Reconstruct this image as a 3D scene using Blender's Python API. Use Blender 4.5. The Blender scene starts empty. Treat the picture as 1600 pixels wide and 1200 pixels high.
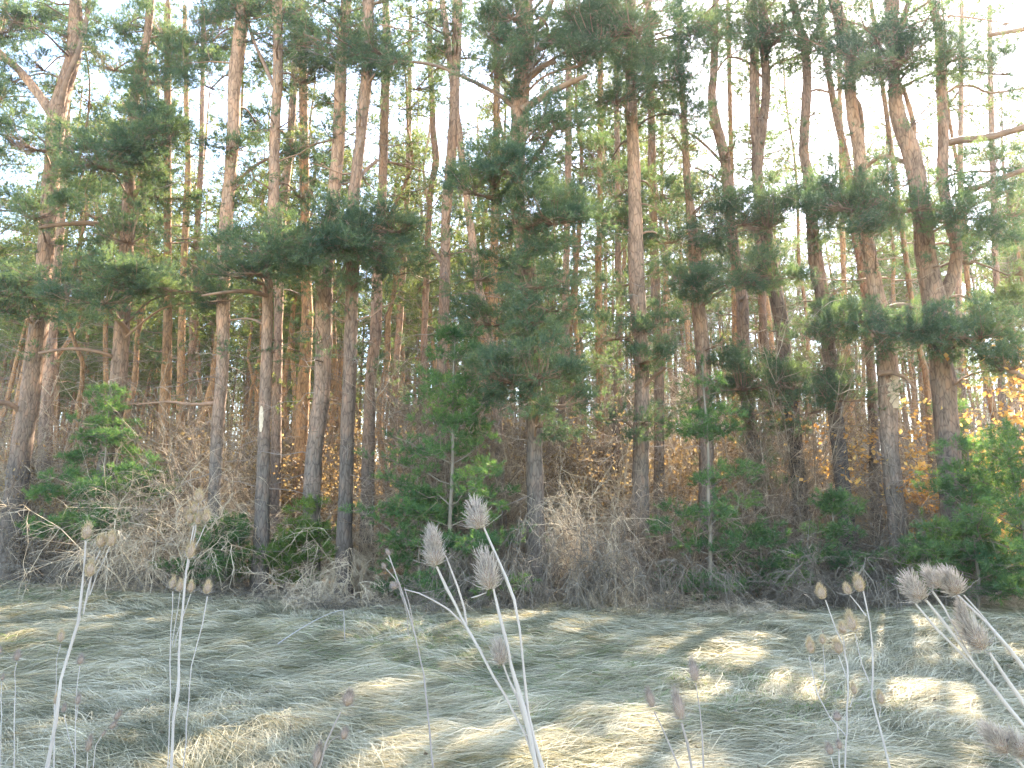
import bpy, math, random
import numpy as np
from mathutils import Vector
R = math.radians
S = bpy.context.scene
COL = S.collection

# ------------------------------------------------------------------ camera
F_PX = 1256.0; PITCH = R(11.0); CAMZ = 1.6
cam_d = bpy.data.cameras.new("camera"); cam = bpy.data.objects.new("camera", cam_d); COL.objects.link(cam)
cam_d.sensor_width = 36.0; cam_d.lens = F_PX / 1600.0 * 36.0
cam_d.clip_start = 0.05; cam_d.clip_end = 6000
cam.location = (0, 0, CAMZ); cam.rotation_euler = (R(90) + PITCH, 0, 0)
S.camera = cam

# ------------------------------------------------------------------ light
HAZE = 0.00065
SUN_EL, SUN_AZ = 40.0, 27.0            # azimuth to the right of the view (+Y)
w = bpy.data.worlds.new("World"); S.world = w; w.use_nodes = True
nt = w.node_tree; bg = nt.nodes["Background"]
sky = nt.nodes.new("ShaderNodeTexSky"); sky.sky_type = 'NISHITA'; sky.sun_disc = False
sky.sun_elevation = R(SUN_EL); sky.sun_rotation = R(SUN_AZ)
sky.air_density = 1.0; sky.dust_density = 0.6; sky.ozone_density = 0.8
nt.links.new(sky.outputs[0], bg.inputs[0]); bg.inputs[1].default_value = 0.13
sd = bpy.data.lights.new("sun", 'SUN'); sun = bpy.data.objects.new("sun", sd); COL.objects.link(sun)
sd.energy = 4.3; sd.angle = R(0.53); sd.color = (1.0, 0.90, 0.74)
sv = Vector((math.sin(R(SUN_AZ)) * math.cos(R(SUN_EL)), math.cos(R(SUN_AZ)) * math.cos(R(SUN_EL)), math.sin(R(SUN_EL))))
sun.rotation_euler = sv.to_track_quat('Z', 'Y').to_euler(); sun.location = (10, 10, 30)
S.view_settings.view_transform = 'Standard'; S.view_settings.look = 'None'
S.view_settings.exposure = 3.15; S.view_settings.gamma = 1.0
S.cycles.max_bounces = 5; S.cycles.diffuse_bounces = 2; S.cycles.transmission_bounces = 4
S.cycles.volume_bounces = 1; S.cycles.transparent_max_bounces = 6
S.cycles.sample_clamp_indirect = 4.0; S.cycles.caustics_reflective = False; S.cycles.caustics_refractive = False

S.view_settings.use_white_balance = True; S.view_settings.white_balance_temperature = 6850; S.view_settings.white_balance_tint = 11

# ------------------------------------------------------------------ placing
cp, sp = math.cos(PITCH), math.sin(PITCH)
def P(px, py, Y):
    """world point seen at photo pixel (1600x1200) px,py standing at distance Y"""
    u = (px - 800) / F_PX; v = (600 - py) / F_PX
    k = Y / (cp - v * sp)
    return np.array((u * k, Y, CAMZ + (sp + v * cp) * k))
def mpp(Y, py=600):
    v = (600 - py) / F_PX
    return Y / (cp - v * sp) / F_PX          # metres per photo pixel
def gz(x, y):
    x = np.asarray(x, float); y = np.asarray(y, float)
    base = 0.045 * (np.sqrt((np.minimum(y, 60) - 3) ** 2 + 1.0) + np.minimum(y, 60) - 3) / 2
    b = 0.03 * np.sin(x * 0.9 + 1.3 + 0.6 * np.sin(y * 0.7)) + 0.03 * np.sin(y * 1.3 + 0.8 * np.sin(x * 0.8)) \
        + 0.022 * np.sin(x * 2.3 - y * 1.1 + 1.0) + 0.02 * np.sin(y * 3.7 + x * 1.2 + 1.5 * np.sin(x * 1.7)) \
        + 0.012 * np.sin(x * 5.1 + y * 6.3 + 2 * np.sin(x * 2.9 + y))
    return base + b
def GX(px, Y):
    """world x of a base standing at photo column px at distance Y"""
    z = float(gz(0, Y)); k = (Y * cp + (z - CAMZ) * sp)
    return (px - 800) / F_PX * k

# ------------------------------------------------------------------ mesh helpers
class MB:
    def __init__(s): s.v = []; s.f = []; s.n = 0
    def add(s, v, f):
        v = np.asarray(v, np.float32).reshape(-1, 3); f = np.asarray(f, np.int32)
        s.v.append(v); s.f.append(f + s.n); s.n += len(v)
    def tube(s, pts, rad, sides=6, jit=0.0, rng=None):
        pts = np.asarray(pts, float); n = len(pts); rad = np.broadcast_to(np.asarray(rad, float), (n,))
        t = np.gradient(pts, axis=0); t /= (np.linalg.norm(t, axis=1, keepdims=True) + 1e-9)
        a = np.array((1.0, 0.13, 0.07)) if abs(t[:, 0]).mean() < 0.8 else np.array((0.05, 1.0, 0.1))
        u = np.cross(t, a); u /= (np.linalg.norm(u, axis=1, keepdims=True) + 1e-9); w_ = np.cross(t, u)
        th = np.arange(sides) * 2 * math.pi / sides
        rr = rad[:, None] * np.ones((1, sides))
        if jit and rng is not None: rr = rr * (1 + jit * rng.standard_normal((n, sides)))
        ring = pts[:, None, :] + rr[..., None] * (np.cos(th)[None, :, None] * u[:, None, :] + np.sin(th)[None, :, None] * w_[:, None, :])
        i = np.arange(n - 1)[:, None] * sides; j = np.arange(sides)[None, :]; k = (j + 1) % sides
        q = np.stack((i + j, i + k, i + k + sides, i + j + sides), -1).reshape(-1, 4)
        s.add(ring.reshape(-1, 3), q)
    def twigs(s, p0, d, L, r, seg=3, bend=0.25, droop=0.0, rng=None, sides=3):
        """many thin curved twigs at once; returns their end points and directions"""
        p0 = np.asarray(p0, float); N = len(p0)
        if N == 0: return p0, d
        L = np.broadcast_to(np.asarray(L, float), (N,)); r = np.broadcast_to(np.asarray(r, float), (N,))
        d = d / (np.linalg.norm(d, axis=1, keepdims=True) + 1e-9)
        c = rng.standard_normal((N, 3)) * bend; c[:, 2] -= droop
        tt = np.linspace(0, 1, seg + 1)
        pts = p0[:, None] + d[:, None] * (L[:, None] * tt)[..., None] + c[:, None] * (L[:, None] * tt ** 2)[..., None] * 0.6
        wob = rng.standard_normal(pts.shape) * (L[:, None, None] * 0.03); wob[:, 0] = 0; pts += wob
        a = np.cross(d, np.array((0.31, 0.22, 0.93))); a /= (np.linalg.norm(a, axis=1, keepdims=True) + 1e-9); b = np.cross(d, a)
        th = np.arange(sides) * 2 * math.pi / sides
        off = np.cos(th)[None, None, :, None] * a[:, None, None] + np.sin(th)[None, None, :, None] * b[:, None, None]
        rr = r[:, None] * (1 - 0.7 * tt)[None]
        ring = pts[:, :, None] + rr[..., None, None] * off
        base = np.arange(N)[:, None, None] * (seg + 1) * sides
        i = np.arange(seg)[None, :, None] * sides; j = np.arange(sides)[None, None, :]; k = (j + 1) % sides
        q = np.stack((base + i + j, base + i + k, base + i + k + sides, base + i + j + sides), -1).reshape(-1, 4)
        s.add(ring.reshape(-1, 3), q)
        e = pts[:, -1]; ed = pts[:, -1] - pts[:, -2]; ed /= (np.linalg.norm(ed, axis=1, keepdims=True) + 1e-9)
        return e, ed, pts
    def needles(s, pos, ax, k, L, nl, wd, rng, spread=(30, 65)):
        """needle tufts: k thin triangles round every shoot axis"""
        N = len(pos)
        if N == 0: return
        ax = ax / (np.linalg.norm(ax, axis=1, keepdims=True) + 1e-9)
        t = rng.random((N, k)); th = rng.random((N, k)) * 2 * math.pi
        ang = np.radians(rng.uniform(spread[0], spread[1], (N, k)))
        a = np.cross(ax, np.array((0.21, 0.37, 0.9))); a /= (np.linalg.norm(a, axis=1, keepdims=True) + 1e-9); b = np.cross(ax, a)
        rad = np.cos(th)[..., None] * a[:, None] + np.sin(th)[..., None] * b[:, None]
        d = ax[:, None] * np.cos(ang)[..., None] + rad * np.sin(ang)[..., None]
        base = pos[:, None] + ax[:, None] * (t * L)[..., None]
        side = np.cross(d, rng.standard_normal((N, k, 3))); side /= (np.linalg.norm(side, axis=2, keepdims=True) + 1e-9)
        ln = nl * rng.uniform(0.7, 1.2, (N, k))[..., None]
        hw = wd / 2
        v = np.stack((base - side * hw, base + side * hw, base + d * ln), 2).reshape(-1, 3)
        s.add(v, np.arange(len(v)).reshape(-1, 3))
    def cards(s, pos, L, wd, rng, up=0.3):
        """small leaf blades: folded diamonds"""
        N = len(pos)
        if N == 0: return
        d = rng.standard_normal((N, 3)); d[:, 2] += up; d /= np.linalg.norm(d, axis=1, keepdims=True)
        sd_ = np.cross(d, rng.standard_normal((N, 3))); sd_ /= (np.linalg.norm(sd_, axis=1, keepdims=True) + 1e-9)
        nn = np.cross(d, sd_); l = L * rng.uniform(0.6, 1.2, (N, 1)); h = wd * rng.uniform(0.6, 1.2, (N, 1)) * 0.5
        v = np.stack((pos, pos + d * l * .5 + sd_ * h + nn * h * .4, pos + d * l, pos + d * l * .5 - sd_ * h + nn * h * .4), 1).reshape(-1, 3)
        i = np.arange(N)[:, None] * 4
        s.add(v, np.concatenate((i + np.array([[0, 1, 2]]), i + np.array([[0, 2, 3]])), 0))
    def mesh(s, name, mats, smooth=False):
        me = bpy.data.meshes.new(name)
        if s.n:
            V = np.concatenate(s.v); me.vertices.add(len(V)); me.vertices.foreach_set("co", V.ravel())
            loops = np.concatenate([f.ravel() for f in s.f]); tot = np.concatenate([np.full(len(f), f.shape[1], np.int32) for f in s.f])
            st = np.concatenate(([0], np.cumsum(tot)[:-1])).astype(np.int32)
            me.loops.add(len(loops)); me.loops.foreach_set("vertex_index", loops.astype(np.int32))
            me.polygons.add(len(tot)); me.polygons.foreach_set("loop_start", st); me.polygons.foreach_set("loop_total", tot)
            if smooth: me.polygons.foreach_set("use_smooth", np.ones(len(tot), bool))
            me.update(calc_edges=True)
        for m in (mats if isinstance(mats, (list, tuple)) else [mats]): me.materials.append(m)
        return me
    def obj(s, name, mats, parent=None, smooth=False):
        o = bpy.data.objects.new(name, s.mesh(name, mats, smooth)); COL.objects.link(o)
        if parent: o.parent = parent
        return o
def thing(name, label, cat, loc=(0, 0, 0), group=None, rz=0, sc=1.0):
    o = bpy.data.objects.new(name, None); COL.objects.link(o)
    o.location = loc; o.rotation_euler = (0, 0, rz); o.scale = (sc, sc, sc); o.empty_display_size = 0.2
    return tag(o, label, cat, group)
def tag(o, label, cat, group=None, kind=None):
    if label: o["label"] = label
    if cat: o["category"] = cat
    if group: o["group"] = group
    if kind: o["kind"] = kind
    return o
def copy_tree(src, loc, rz=0, sc=1.0, label=None, group=None):
    r = src.copy(); COL.objects.link(r); r.location = loc; r.rotation_euler = (0, 0, rz); r.scale = (sc, sc, sc)
    if label: r["label"] = label
    if group: r["group"] = group
    for ch in list(src.children):
        c = ch.copy(); COL.objects.link(c); c.parent = r
        for g in list(ch.children):
            d = g.copy(); COL.objects.link(d); d.parent = c
    return r
def catmull(pts, step):
    pts = np.asarray(pts, float); n = len(pts); out = []
    P_ = np.vstack((2 * pts[0] - pts[1], pts, 2 * pts[-1] - pts[-2]))
    for i in range(n - 1):
        p0, p1, p2, p3 = P_[i:i + 4]; m = max(1, int(np.linalg.norm((p2 - p1)[:3]) / step))
        for k in range(m):
            t = k / m
            out.append(0.5 * ((2 * p1) + (-p0 + p2) * t + (2 * p0 - 5 * p1 + 4 * p2 - p3) * t * t + (-p0 + 3 * p1 - 3 * p2 + p3) * t ** 3))
    out.append(pts[-1]); return np.array(out)

# ------------------------------------------------------------------ materials
def mat(name): 
    m = bpy.data.materials.new(name); m.use_nodes = True; n = m.node_tree; n.nodes.clear()
    o = n.nodes.new("ShaderNodeOutputMaterial"); return m, n, o
def N(n, t, **kw):
    x = n.nodes.new(t)
    for k, v in kw.items():
        if k.startswith("i_"):
            key = k[2:]; key = int(key) if key.isdigit() else key.replace("_", " ")
            x.inputs[key].default_value = v
        else: setattr(x, k, v)
    return x
def ramp(n, fac, stops):
    r = n.nodes.new("ShaderNodeValToRGB"); e = r.color_ramp.elements
    while len(e) < len(stops): e.new(0.5)
    for el, (p, c) in zip(e, stops): el.position = p; el.color = (*c, 1)
    n.links.new(fac, r.inputs[0]); return r.outputs[0]
def leafy(name, stops, trans=0.4, rough=0.6, nscale=1.4, tr_tint=(1.2, 1.25, 0.6), island=0.5):
    """thin blades: colour from a slow pigment noise and a per-blade random, partly translucent"""
    m, n, o = mat(name); tc = N(n, "ShaderNodeTexCoord"); ns = N(n, "ShaderNodeTexNoise", i_Scale=nscale, i_Detail=2.0)
    n.links.new(tc.outputs["Object"], ns.inputs["Vector"])
    ge = N(n, "ShaderNodeNewGeometry")
    a = N(n, "ShaderNodeMath", operation='MULTIPLY_ADD'); a.inputs[1].default_value = island; 
    n.links.new(ge.outputs["Random Per Island"], a.inputs[0])
    b = N(n, "ShaderNodeMath", operation='MULTIPLY_ADD'); b.inputs[1].default_value = 1.6; b.inputs[2].default_value = -0.8 + (0.5 - island / 2)
    n.links.new(ns.outputs[0], b.inputs[0]); n.links.new(b.outputs[0], a.inputs[2])
    col = ramp(n, a.outputs[0], stops)
    pb = N(n, "ShaderNodeBsdfPrincipled"); pb.inputs["Roughness"].default_value = rough; pb.inputs["Specular IOR Level"].default_value = 0.35
    n.links.new(col, pb.inputs["Base Color"])
    mul = N(n, "ShaderNodeMix", data_type='RGBA', blend_type='MULTIPLY'); mul.inputs[0].default_value = 1.0
    n.links.new(col, mul.inputs[6]); mul.inputs[7].default_value = (*tr_tint, 1)
    tr = N(n, "ShaderNodeBsdfTranslucent"); n.links.new(mul.outputs[2], tr.inputs[0])
    mx = N(n, "ShaderNodeMixShader"); mx.inputs[0].default_value = trans
    n.links.new(pb.outputs[0], mx.inputs[1]); n.links.new(tr.outputs[0], mx.inputs[2]); n.links.new(mx.outputs[0], o.inputs[0])
    return m
def bark(name, lo, hi, z0, z1, flake=(1.3, 1.1, 1.0)):
    """grey furrowed bark low down, thin orange flaking bark higher up"""
    m, n, o = mat(name); tc = N(n, "ShaderNodeTexCoord"); sx = N(n, "ShaderNodeSeparateXYZ")
    n.links.new(tc.outputs["Object"], sx.inputs[0])
    mp = N(n, "ShaderNodeMapping"); mp.inputs["Scale"].default_value = (1, 1, 0.28); n.links.new(tc.outputs["Object"], mp.inputs[0])
    ns = N(n, "ShaderNodeTexNoise", i_Scale=9.0, i_Detail=5.0, i_Roughness=0.65); n.links.new(mp.outputs[0], ns.inputs["Vector"])
    vo = N(n, "ShaderNodeTexVoronoi", feature='DISTANCE_TO_EDGE', i_Scale=17.0); n.links.new(mp.outputs[0], vo.inputs["Vector"])
    n2 = N(n, "ShaderNodeTexNoise", i_Scale=1.1, i_Detail=3.0); n.links.new(tc.outputs["Object"], n2.inputs["Vector"])
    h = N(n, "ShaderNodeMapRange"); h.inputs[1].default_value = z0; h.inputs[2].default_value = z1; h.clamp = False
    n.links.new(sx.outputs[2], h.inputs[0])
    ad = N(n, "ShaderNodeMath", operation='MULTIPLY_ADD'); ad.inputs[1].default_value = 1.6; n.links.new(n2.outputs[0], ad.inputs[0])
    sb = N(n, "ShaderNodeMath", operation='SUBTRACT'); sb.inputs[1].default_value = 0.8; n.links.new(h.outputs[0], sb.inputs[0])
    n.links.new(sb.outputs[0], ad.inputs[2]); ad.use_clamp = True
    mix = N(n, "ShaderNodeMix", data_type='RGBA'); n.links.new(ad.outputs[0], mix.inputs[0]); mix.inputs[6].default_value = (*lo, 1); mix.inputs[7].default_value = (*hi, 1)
    var = ramp(n, ns.outputs[0], [(0.3, (0.42, 0.4, 0.4)), (0.5, (0.95, 0.95, 0.95)), (0.72, flake)])
    ed = ramp(n, vo.outputs[0], [(0.0, (0.45, 0.42, 0.42)), (0.12, (1, 1, 1))])
    m1 = N(n, "ShaderNodeMix", data_type='RGBA', blend_type='MULTIPLY'); m1.inputs[0].default_value = 1; n.links.new(mix.outputs[2], m1.inputs[6]); n.links.new(var, m1.inputs[7])
    m2 = N(n, "ShaderNodeMix", data_type='RGBA', blend_type='MULTIPLY'); m2.inputs[0].default_value = 0.8; n.links.new(m1.outputs[2], m2.inputs[6]); n.links.new(ed, m2.inputs[7])
    oi = N(n, "ShaderNodeObjectInfo"); hs = N(n, "ShaderNodeHueSaturation"); n.links.new(m2.outputs[2], hs.inputs["Color"])
    mr = N(n, "ShaderNodeMapRange"); mr.inputs[3].default_value = 0.75; mr.inputs[4].default_value = 1.25; n.links.new(oi.outputs["Random"], mr.inputs[0]); n.links.new(mr.outputs[0], hs.inputs["Value"])
    pb = N(n, "ShaderNodeBsdfPrincipled"); pb.inputs["Roughness"].default_value = 0.85; pb.inputs["Specular IOR Level"].default_value = 0.25
    n.links.new(hs.outputs[0], pb.inputs["Base Color"])
    bp = N(n, "ShaderNodeBump"); bp.inputs["Strength"].default_value = 0.7; bp.inputs["Distance"].default_value = 0.02
    sm = N(n, "ShaderNodeMath", operation='ADD'); n.links.new(ns.outputs[0], sm.inputs[0]); n.links.new(vo.outputs[0], sm.inputs[1])
    n.links.new(sm.outputs[0], bp.inputs["Height"]); n.links.new(bp.outputs[0], pb.inputs["Normal"])
    n.links.new(pb.outputs[0], o.inputs[0]); return m
def plain(name, stops, rough=0.8, scale=12.0, trans=0.0):
    m, n, o = mat(name); tc = N(n, "ShaderNodeTexCoord"); ns = N(n, "ShaderNodeTexNoise", i_Scale=scale, i_Detail=3.0)
    n.links.new(tc.outputs["Object"], ns.inputs["Vector"]); ge = N(n, "ShaderNodeNewGeometry")
    a = N(n, "ShaderNodeMath", operation='MULTIPLY_ADD'); a.inputs[1].default_value = 0.5
    b = N(n, "ShaderNodeMath", operation='MULTIPLY_ADD'); b.inputs[1].default_value = 1.0; b.inputs[2].default_value = -0.25
    n.links.new(ge.outputs["Random Per Island"], a.inputs[0]); n.links.new(ns.outputs[0], b.inputs[0]); n.links.new(b.outputs[0], a.inputs[2])
    col = ramp(n, a.outputs[0], stops)
    pb = N(n, "ShaderNodeBsdfPrincipled"); pb.inputs["Roughness"].default_value = rough; pb.inputs["Specular IOR Level"].default_value = 0.3
    n.links.new(col, pb.inputs["Base Color"])
    if trans:
        tr = N(n, "ShaderNodeBsdfTranslucent"); n.links.new(col, tr.inputs[0]); mx = N(n, "ShaderNodeMixShader"); mx.inputs[0].default_value = trans
        n.links.new(pb.outputs[0], mx.inputs[1]); n.links.new(tr.outputs[0], mx.inputs[2]); n.links.new(mx.outputs[0], o.inputs[0])
    else: n.links.new(pb.outputs[0], o.inputs[0])
    return m
M = {}
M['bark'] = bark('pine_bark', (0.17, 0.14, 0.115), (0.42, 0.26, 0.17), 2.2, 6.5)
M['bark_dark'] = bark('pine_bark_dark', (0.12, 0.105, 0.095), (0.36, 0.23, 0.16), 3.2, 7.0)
M['bark_far'] = bark('pine_bark_far', (0.23, 0.16, 0.10), (0.46, 0.26, 0.13), 0.0, 4.0)  # orange starts lower here: golden glow between the trunks put into the bark colour
M['barewood'] = plain('bare_pine_wood', [(0.2, (0.42, 0.30, 0.19)), (0.8, (0.66, 0.54, 0.40))], scale=9)
M['limb'] = plain('limb_bark', [(0.2, (0.14, 0.09, 0.065)), (0.8, (0.38, 0.23, 0.15))], scale=6)
M['deadwood'] = plain('dead_twig', [(0.1, (0.16, 0.12, 0.10)), (0.9, (0.42, 0.35, 0.29))], scale=4)
M['needle'] = leafy('pine_needles', [(0.1, (0.06, 0.10, 0.075)), (0.5, (0.11, 0.165, 0.105)), (0.9, (0.21, 0.25, 0.13))], trans=0.5)
M['needle_far'] = leafy('pine_needles_far', [(0.1, (0.06, 0.10, 0.035)), (0.5, (0.12, 0.16, 0.06)), (0.9, (0.25, 0.26, 0.10))], trans=0.5, tr_tint=(1.3, 1.25, 0.7))  # yellower than the near needles, a sunlit look put into the colour
M['needle_young'] = leafy('young_pine_needles', [(0.1, (0.05, 0.11, 0.05)), (0.5, (0.10, 0.19, 0.08)), (0.9, (0.20, 0.29, 0.09))], trans=0.5)
M['needle_lime'] = leafy('lime_pine_needles', [(0.1, (0.06, 0.12, 0.03)), (0.5, (0.11, 0.19, 0.04)), (0.9, (0.24, 0.29, 0.07))], trans=0.45)
M['twig'] = plain('brush_twig', [(0.1, (0.10, 0.07, 0.05)), (0.5, (0.22, 0.16, 0.11)), (0.9, (0.50, 0.40, 0.29))], scale=3)
M['twig_pale'] = plain('sunlit_brush_twig', [(0.1, (0.28, 0.20, 0.13)), (0.9, (0.68, 0.56, 0.40))], scale=3)  # brush twig with straw-coloured sunlight from behind put into its colour
M['twig_grey'] = plain('grey_brush_twig', [(0.1, (0.08, 0.065, 0.05)), (0.9, (0.30, 0.25, 0.19))], scale=3)
M['oak'] = leafy('withered_oak_leaf', [(0.1, (0.34, 0.17, 0.06)), (0.5, (0.60, 0.36, 0.12)), (0.9, (0.80, 0.60, 0.24))], trans=0.55, tr_tint=(1.15, 1.0, 0.7))
M['ochre'] = leafy('ochre_leaf', [(0.1, (0.14, 0.09, 0.055)), (0.5, (0.29, 0.20, 0.11)), (0.9, (0.46, 0.36, 0.19))], trans=0.5, tr_tint=(1.15, 1.05, 0.75))
M['lime'] = leafy('lime_glow_leaf', [(0.1, (0.20, 0.16, 0.05)), (0.5, (0.33, 0.27, 0.09)), (0.9, (0.50, 0.40, 0.14))], trans=0.5, tr_tint=(1.1, 1.1, 0.7))  # sunlit glow of the forest interior put into the leaf colour
M['straw'] = leafy('dry_grass_blade', [(0.05, (0.12, 0.12, 0.06)), (0.3, (0.30, 0.27, 0.17)), (0.6, (0.48, 0.42, 0.28)), (0.95, (0.70, 0.61, 0.44))], trans=0.3, nscale=1.7, tr_tint=(1.1, 1.05, 0.8), island=0.75)
M['green'] = leafy('green_grass_blade', [(0.1, (0.12, 0.19, 0.06)), (0.9, (0.28, 0.34, 0.12))], trans=0.4, nscale=0.9)
M['stem'] = plain('teasel_stem', [(0.1, (0.30, 0.26, 0.24)), (0.9, (0.50, 0.45, 0.41))], rough=0.6, scale=8, trans=0.15)
M['stem_dark'] = plain('teasel_stem_weathered', [(0.1, (0.20, 0.17, 0.15)), (0.9, (0.38, 0.33, 0.30))], rough=0.7, scale=8, trans=0.1)
M['spine'] = plain('teasel_spines', [(0.1, (0.30, 0.24, 0.20)), (0.9, (0.58, 0.51, 0.45))], rough=0.5, scale=10, trans=0.45)
M['spine_gold'] = plain('golden_teasel_spines', [(0.1, (0.50, 0.38, 0.22)), (0.9, (0.80, 0.68, 0.47))], rough=0.5, scale=10, trans=0.5)
M['spine_pale'] = plain('silvery_teasel_spines', [(0.1, (0.40, 0.34, 0.30)), (0.9, (0.80, 0.74, 0.67))], rough=0.5, scale=10, trans=0.5)
M['head'] = plain('teasel_head', [(0.1, (0.20, 0.14, 0.11)), (0.9, (0.42, 0.32, 0.26))], scale=60)
def ground_mat():
    m, n, o = mat('ground_soil'); tc = N(n, "ShaderNodeTexCoord")
    a = N(n, "ShaderNodeTexNoise", i_Scale=0.8, i_Detail=6.0); b = N(n, "ShaderNodeTexNoise", i_Scale=35.0, i_Detail=5.0); c = N(n, "ShaderNodeTexVoronoi", i_Scale=22.0)
    for t in (a, b, c): n.links.new(tc.outputs["Object"], t.inputs["Vector"])
    mead = ramp(n, b.outputs[0], [(0.3, (0.10, 0.11, 0.06)), (0.5, (0.24, 0.23, 0.14)), (0.7, (0.38, 0.34, 0.23))])
    lit = ramp(n, b.outputs[0], [(0.3, (0.06, 0.04, 0.025)), (0.5, (0.20, 0.13, 0.07)), (0.7, (0.36, 0.25, 0.13))])
    at = N(n, "ShaderNodeAttribute"); at.attribute_name = "litter"
    ad = N(n, "ShaderNodeMath", operation='MULTIPLY_ADD'); ad.inputs[1].default_value = 0.8; ad.use_clamp = True
    s2 = N(n, "ShaderNodeMath", operation='SUBTRACT'); s2.inputs[1].default_value = 0.4
    n.links.new(a.outputs[0], ad.inputs[0]); n.links.new(at.outputs["Fac"], s2.inputs[0]); n.links.new(s2.outputs[0], ad.inputs[2])
    mx = N(n, "ShaderNodeMix", data_type='RGBA'); n.links.new(ad.outputs[0], mx.inputs[0]); n.links.new(mead, mx.inputs[6]); n.links.new(lit, mx.inputs[7])
    pb = N(n, "ShaderNodeBsdfPrincipled"); pb.inputs["Roughness"].default_value = 0.95; pb.inputs["Specular IOR Level"].default_value = 0.1
    n.links.new(mx.outputs[2], pb.inputs["Base Color"]); bp = N(n, "ShaderNodeBump"); bp.inputs["Strength"].default_value = 0.8; bp.inputs["Distance"].default_value = 0.03
    n.links.new(c.outputs[0], bp.inputs["Height"]); n.links.new(bp.outputs[0], pb.inputs["Normal"]); n.links.new(pb.outputs[0], o.inputs[0]); return m
M['ground'] = ground_mat()

# ------------------------------------------------------------------ ground
def edge_y(x):      # where the meadow meets the forest
    x = np.asarray(x, float); return 13.6 + 0.55 * np.maximum(0, -x - 3.0) + 0.3 * np.sin(x * 1.1) + 0.15 * np.sin(x * 2.7)
xs = np.concatenate((np.linspace(-2500, -45, 14), np.arange(-40, 40.01, 0.25), np.linspace(45, 2500, 14)))
ys = np.concatenate((np.linspace(-400, -8, 8), np.arange(-6, 40, 0.2), np.arange(40, 90, 1.5), np.linspace(95, 3500, 16)))
X, Y = np.meshgrid(xs, ys); Z = gz(X, Y); nx = len(xs)
g = MB(); i = (np.arange(len(ys) - 1)[:, None] * nx + np.arange(nx - 1)[None]).ravel()
g.add(np.stack((X, Y, Z), -1), np.stack((i, i + 1, i + 1 + nx, i + nx), -1))
go = g.obj('ground', M['ground'], smooth=True); tag(go, None, None, kind='structure')
al = go.data.attributes.new("litter", 'FLOAT', 'POINT')
al.data.foreach_set("value", np.clip((Y - edge_y(X) + 0.6) / 1.2, 0, 1).astype(np.float32).ravel())

# ------------------------------------------------------------------ grass
def flow(x, y):
    return 0.45 * np.sin(x * 0.55 + 0.9 * np.sin(y * 0.5)) + 0.4 * np.sin(y * 0.9 + 1.1 * np.sin(x * 0.6 + 1)) + 0.35 * np.sin(x * 1.9 + y * 1.3)
def blades(n, fn, rng, ylo, yhi, power, Lr, wr, hr, lay, seg=4):
    yy = ylo + (yhi - ylo) * rng.random(n) ** power; xx = (rng.random(n) * 2 - 1) * (0.70 * yy + 1.5)
    keep = fn(xx, yy, rng); xx, yy = xx[keep], yy[keep]; n = len(xx)
    xx = xx + 0.10 * np.sin(xx * 9 + 2 * np.sin(yy * 5)); yy = yy + 0.12 * np.sin(yy * 11 + 2.5 * np.sin(xx * 3.1))
    ang = flow(xx, yy) + rng.normal(0, 0.35, n) + np.where(rng.random(n) < 0.5, math.pi, 0)
    L = rng.uniform(*Lr, n); W = rng.uniform(*wr, n) * np.clip(yy / 8.0, 0.7, 1.6); H = rng.uniform(*hr, n)
    t = np.linspace(0, 1, seg + 1); cur = rng.normal(0, 0.5, n)
    a = ang[:, None] + cur[:, None] * t; dx = np.cos(a) * L[:, None] / seg; dy = np.sin(a) * L[:, None] / seg
    px = xx[:, None] + np.concatenate((np.zeros((n, 1)), np.cumsum(dx[:, 1:] * lay, 1)), 1); py = yy[:, None] + np.concatenate((np.zeros((n, 1)), np.cumsum(dy[:, 1:] * lay, 1)), 1)
    prof = np.sin(t * math.pi * 0.85 + 0.15)[None] if lay > 0.6 else (t ** 0.8)[None]
    pz = gz(px, py) + H[:, None] * prof + rng.uniform(0, 0.05, n)[:, None]
    c = np.stack((px, py, pz), -1); sx, sy = -np.sin(a), np.cos(a)
    tl = rng.normal(0, 0.5, n)[:, None] * np.ones_like(sx)
    s_ = np.stack((sx, sy, tl), -1) * (W[:, None] * (1 - 0.85 * t)[None] * 0.5)[..., None]
    v = np.stack((c - s_, c + s_), 2).reshape(-1, 3)
    b = (np.arange(n)[:, None] * (seg + 1) * 2 + np.arange(seg)[None] * 2).ravel()
    return v, np.stack((b, b + 1, b + 3, b + 2), -1)
rg = np.random.default_rng(5)
gm = MB()
def meadow(x, y, r): return y < edge_y(x) + 0.5 + r.normal(0, 0.35, len(x))
gm.add(*blades(260000, meadow, rg, 3.9, 21, 1.25, (0.3, 0.85), (0.003, 0.008), (0.02, 0.10), 1.0))
gm.add(*blades(9000, meadow, rg, 3.9, 21, 1.2, (0.15, 0.35), (0.002, 0.004), (0.06, 0.18), 0.5))
tag(gm.obj('dry_grass', M['straw']), 'matted pale dry grass laid flat over the meadow', 'grass', kind='stuff')
gm = MB()
def greens(x, y, r):
    q = np.sin(x * 0.8 + 2 + np.sin(y * 0.6)) + np.sin(y * 0.9 + 1.3 * np.sin(x * 0.4)) + r.normal(0, 0.35, len(x))
    return (q > 0.7) & (y < edge_y(x) + 0.2)
gm.add(*blades(90000, greens, rg, 3.9, 21, 1.2, (0.12, 0.3), (0.003, 0.005), (0.04, 0.10), 0.8, 3))
tag(gm.obj('green_grass', M['green']), 'short fresh green grass showing through the dry mat', 'grass', kind='stuff')
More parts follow.
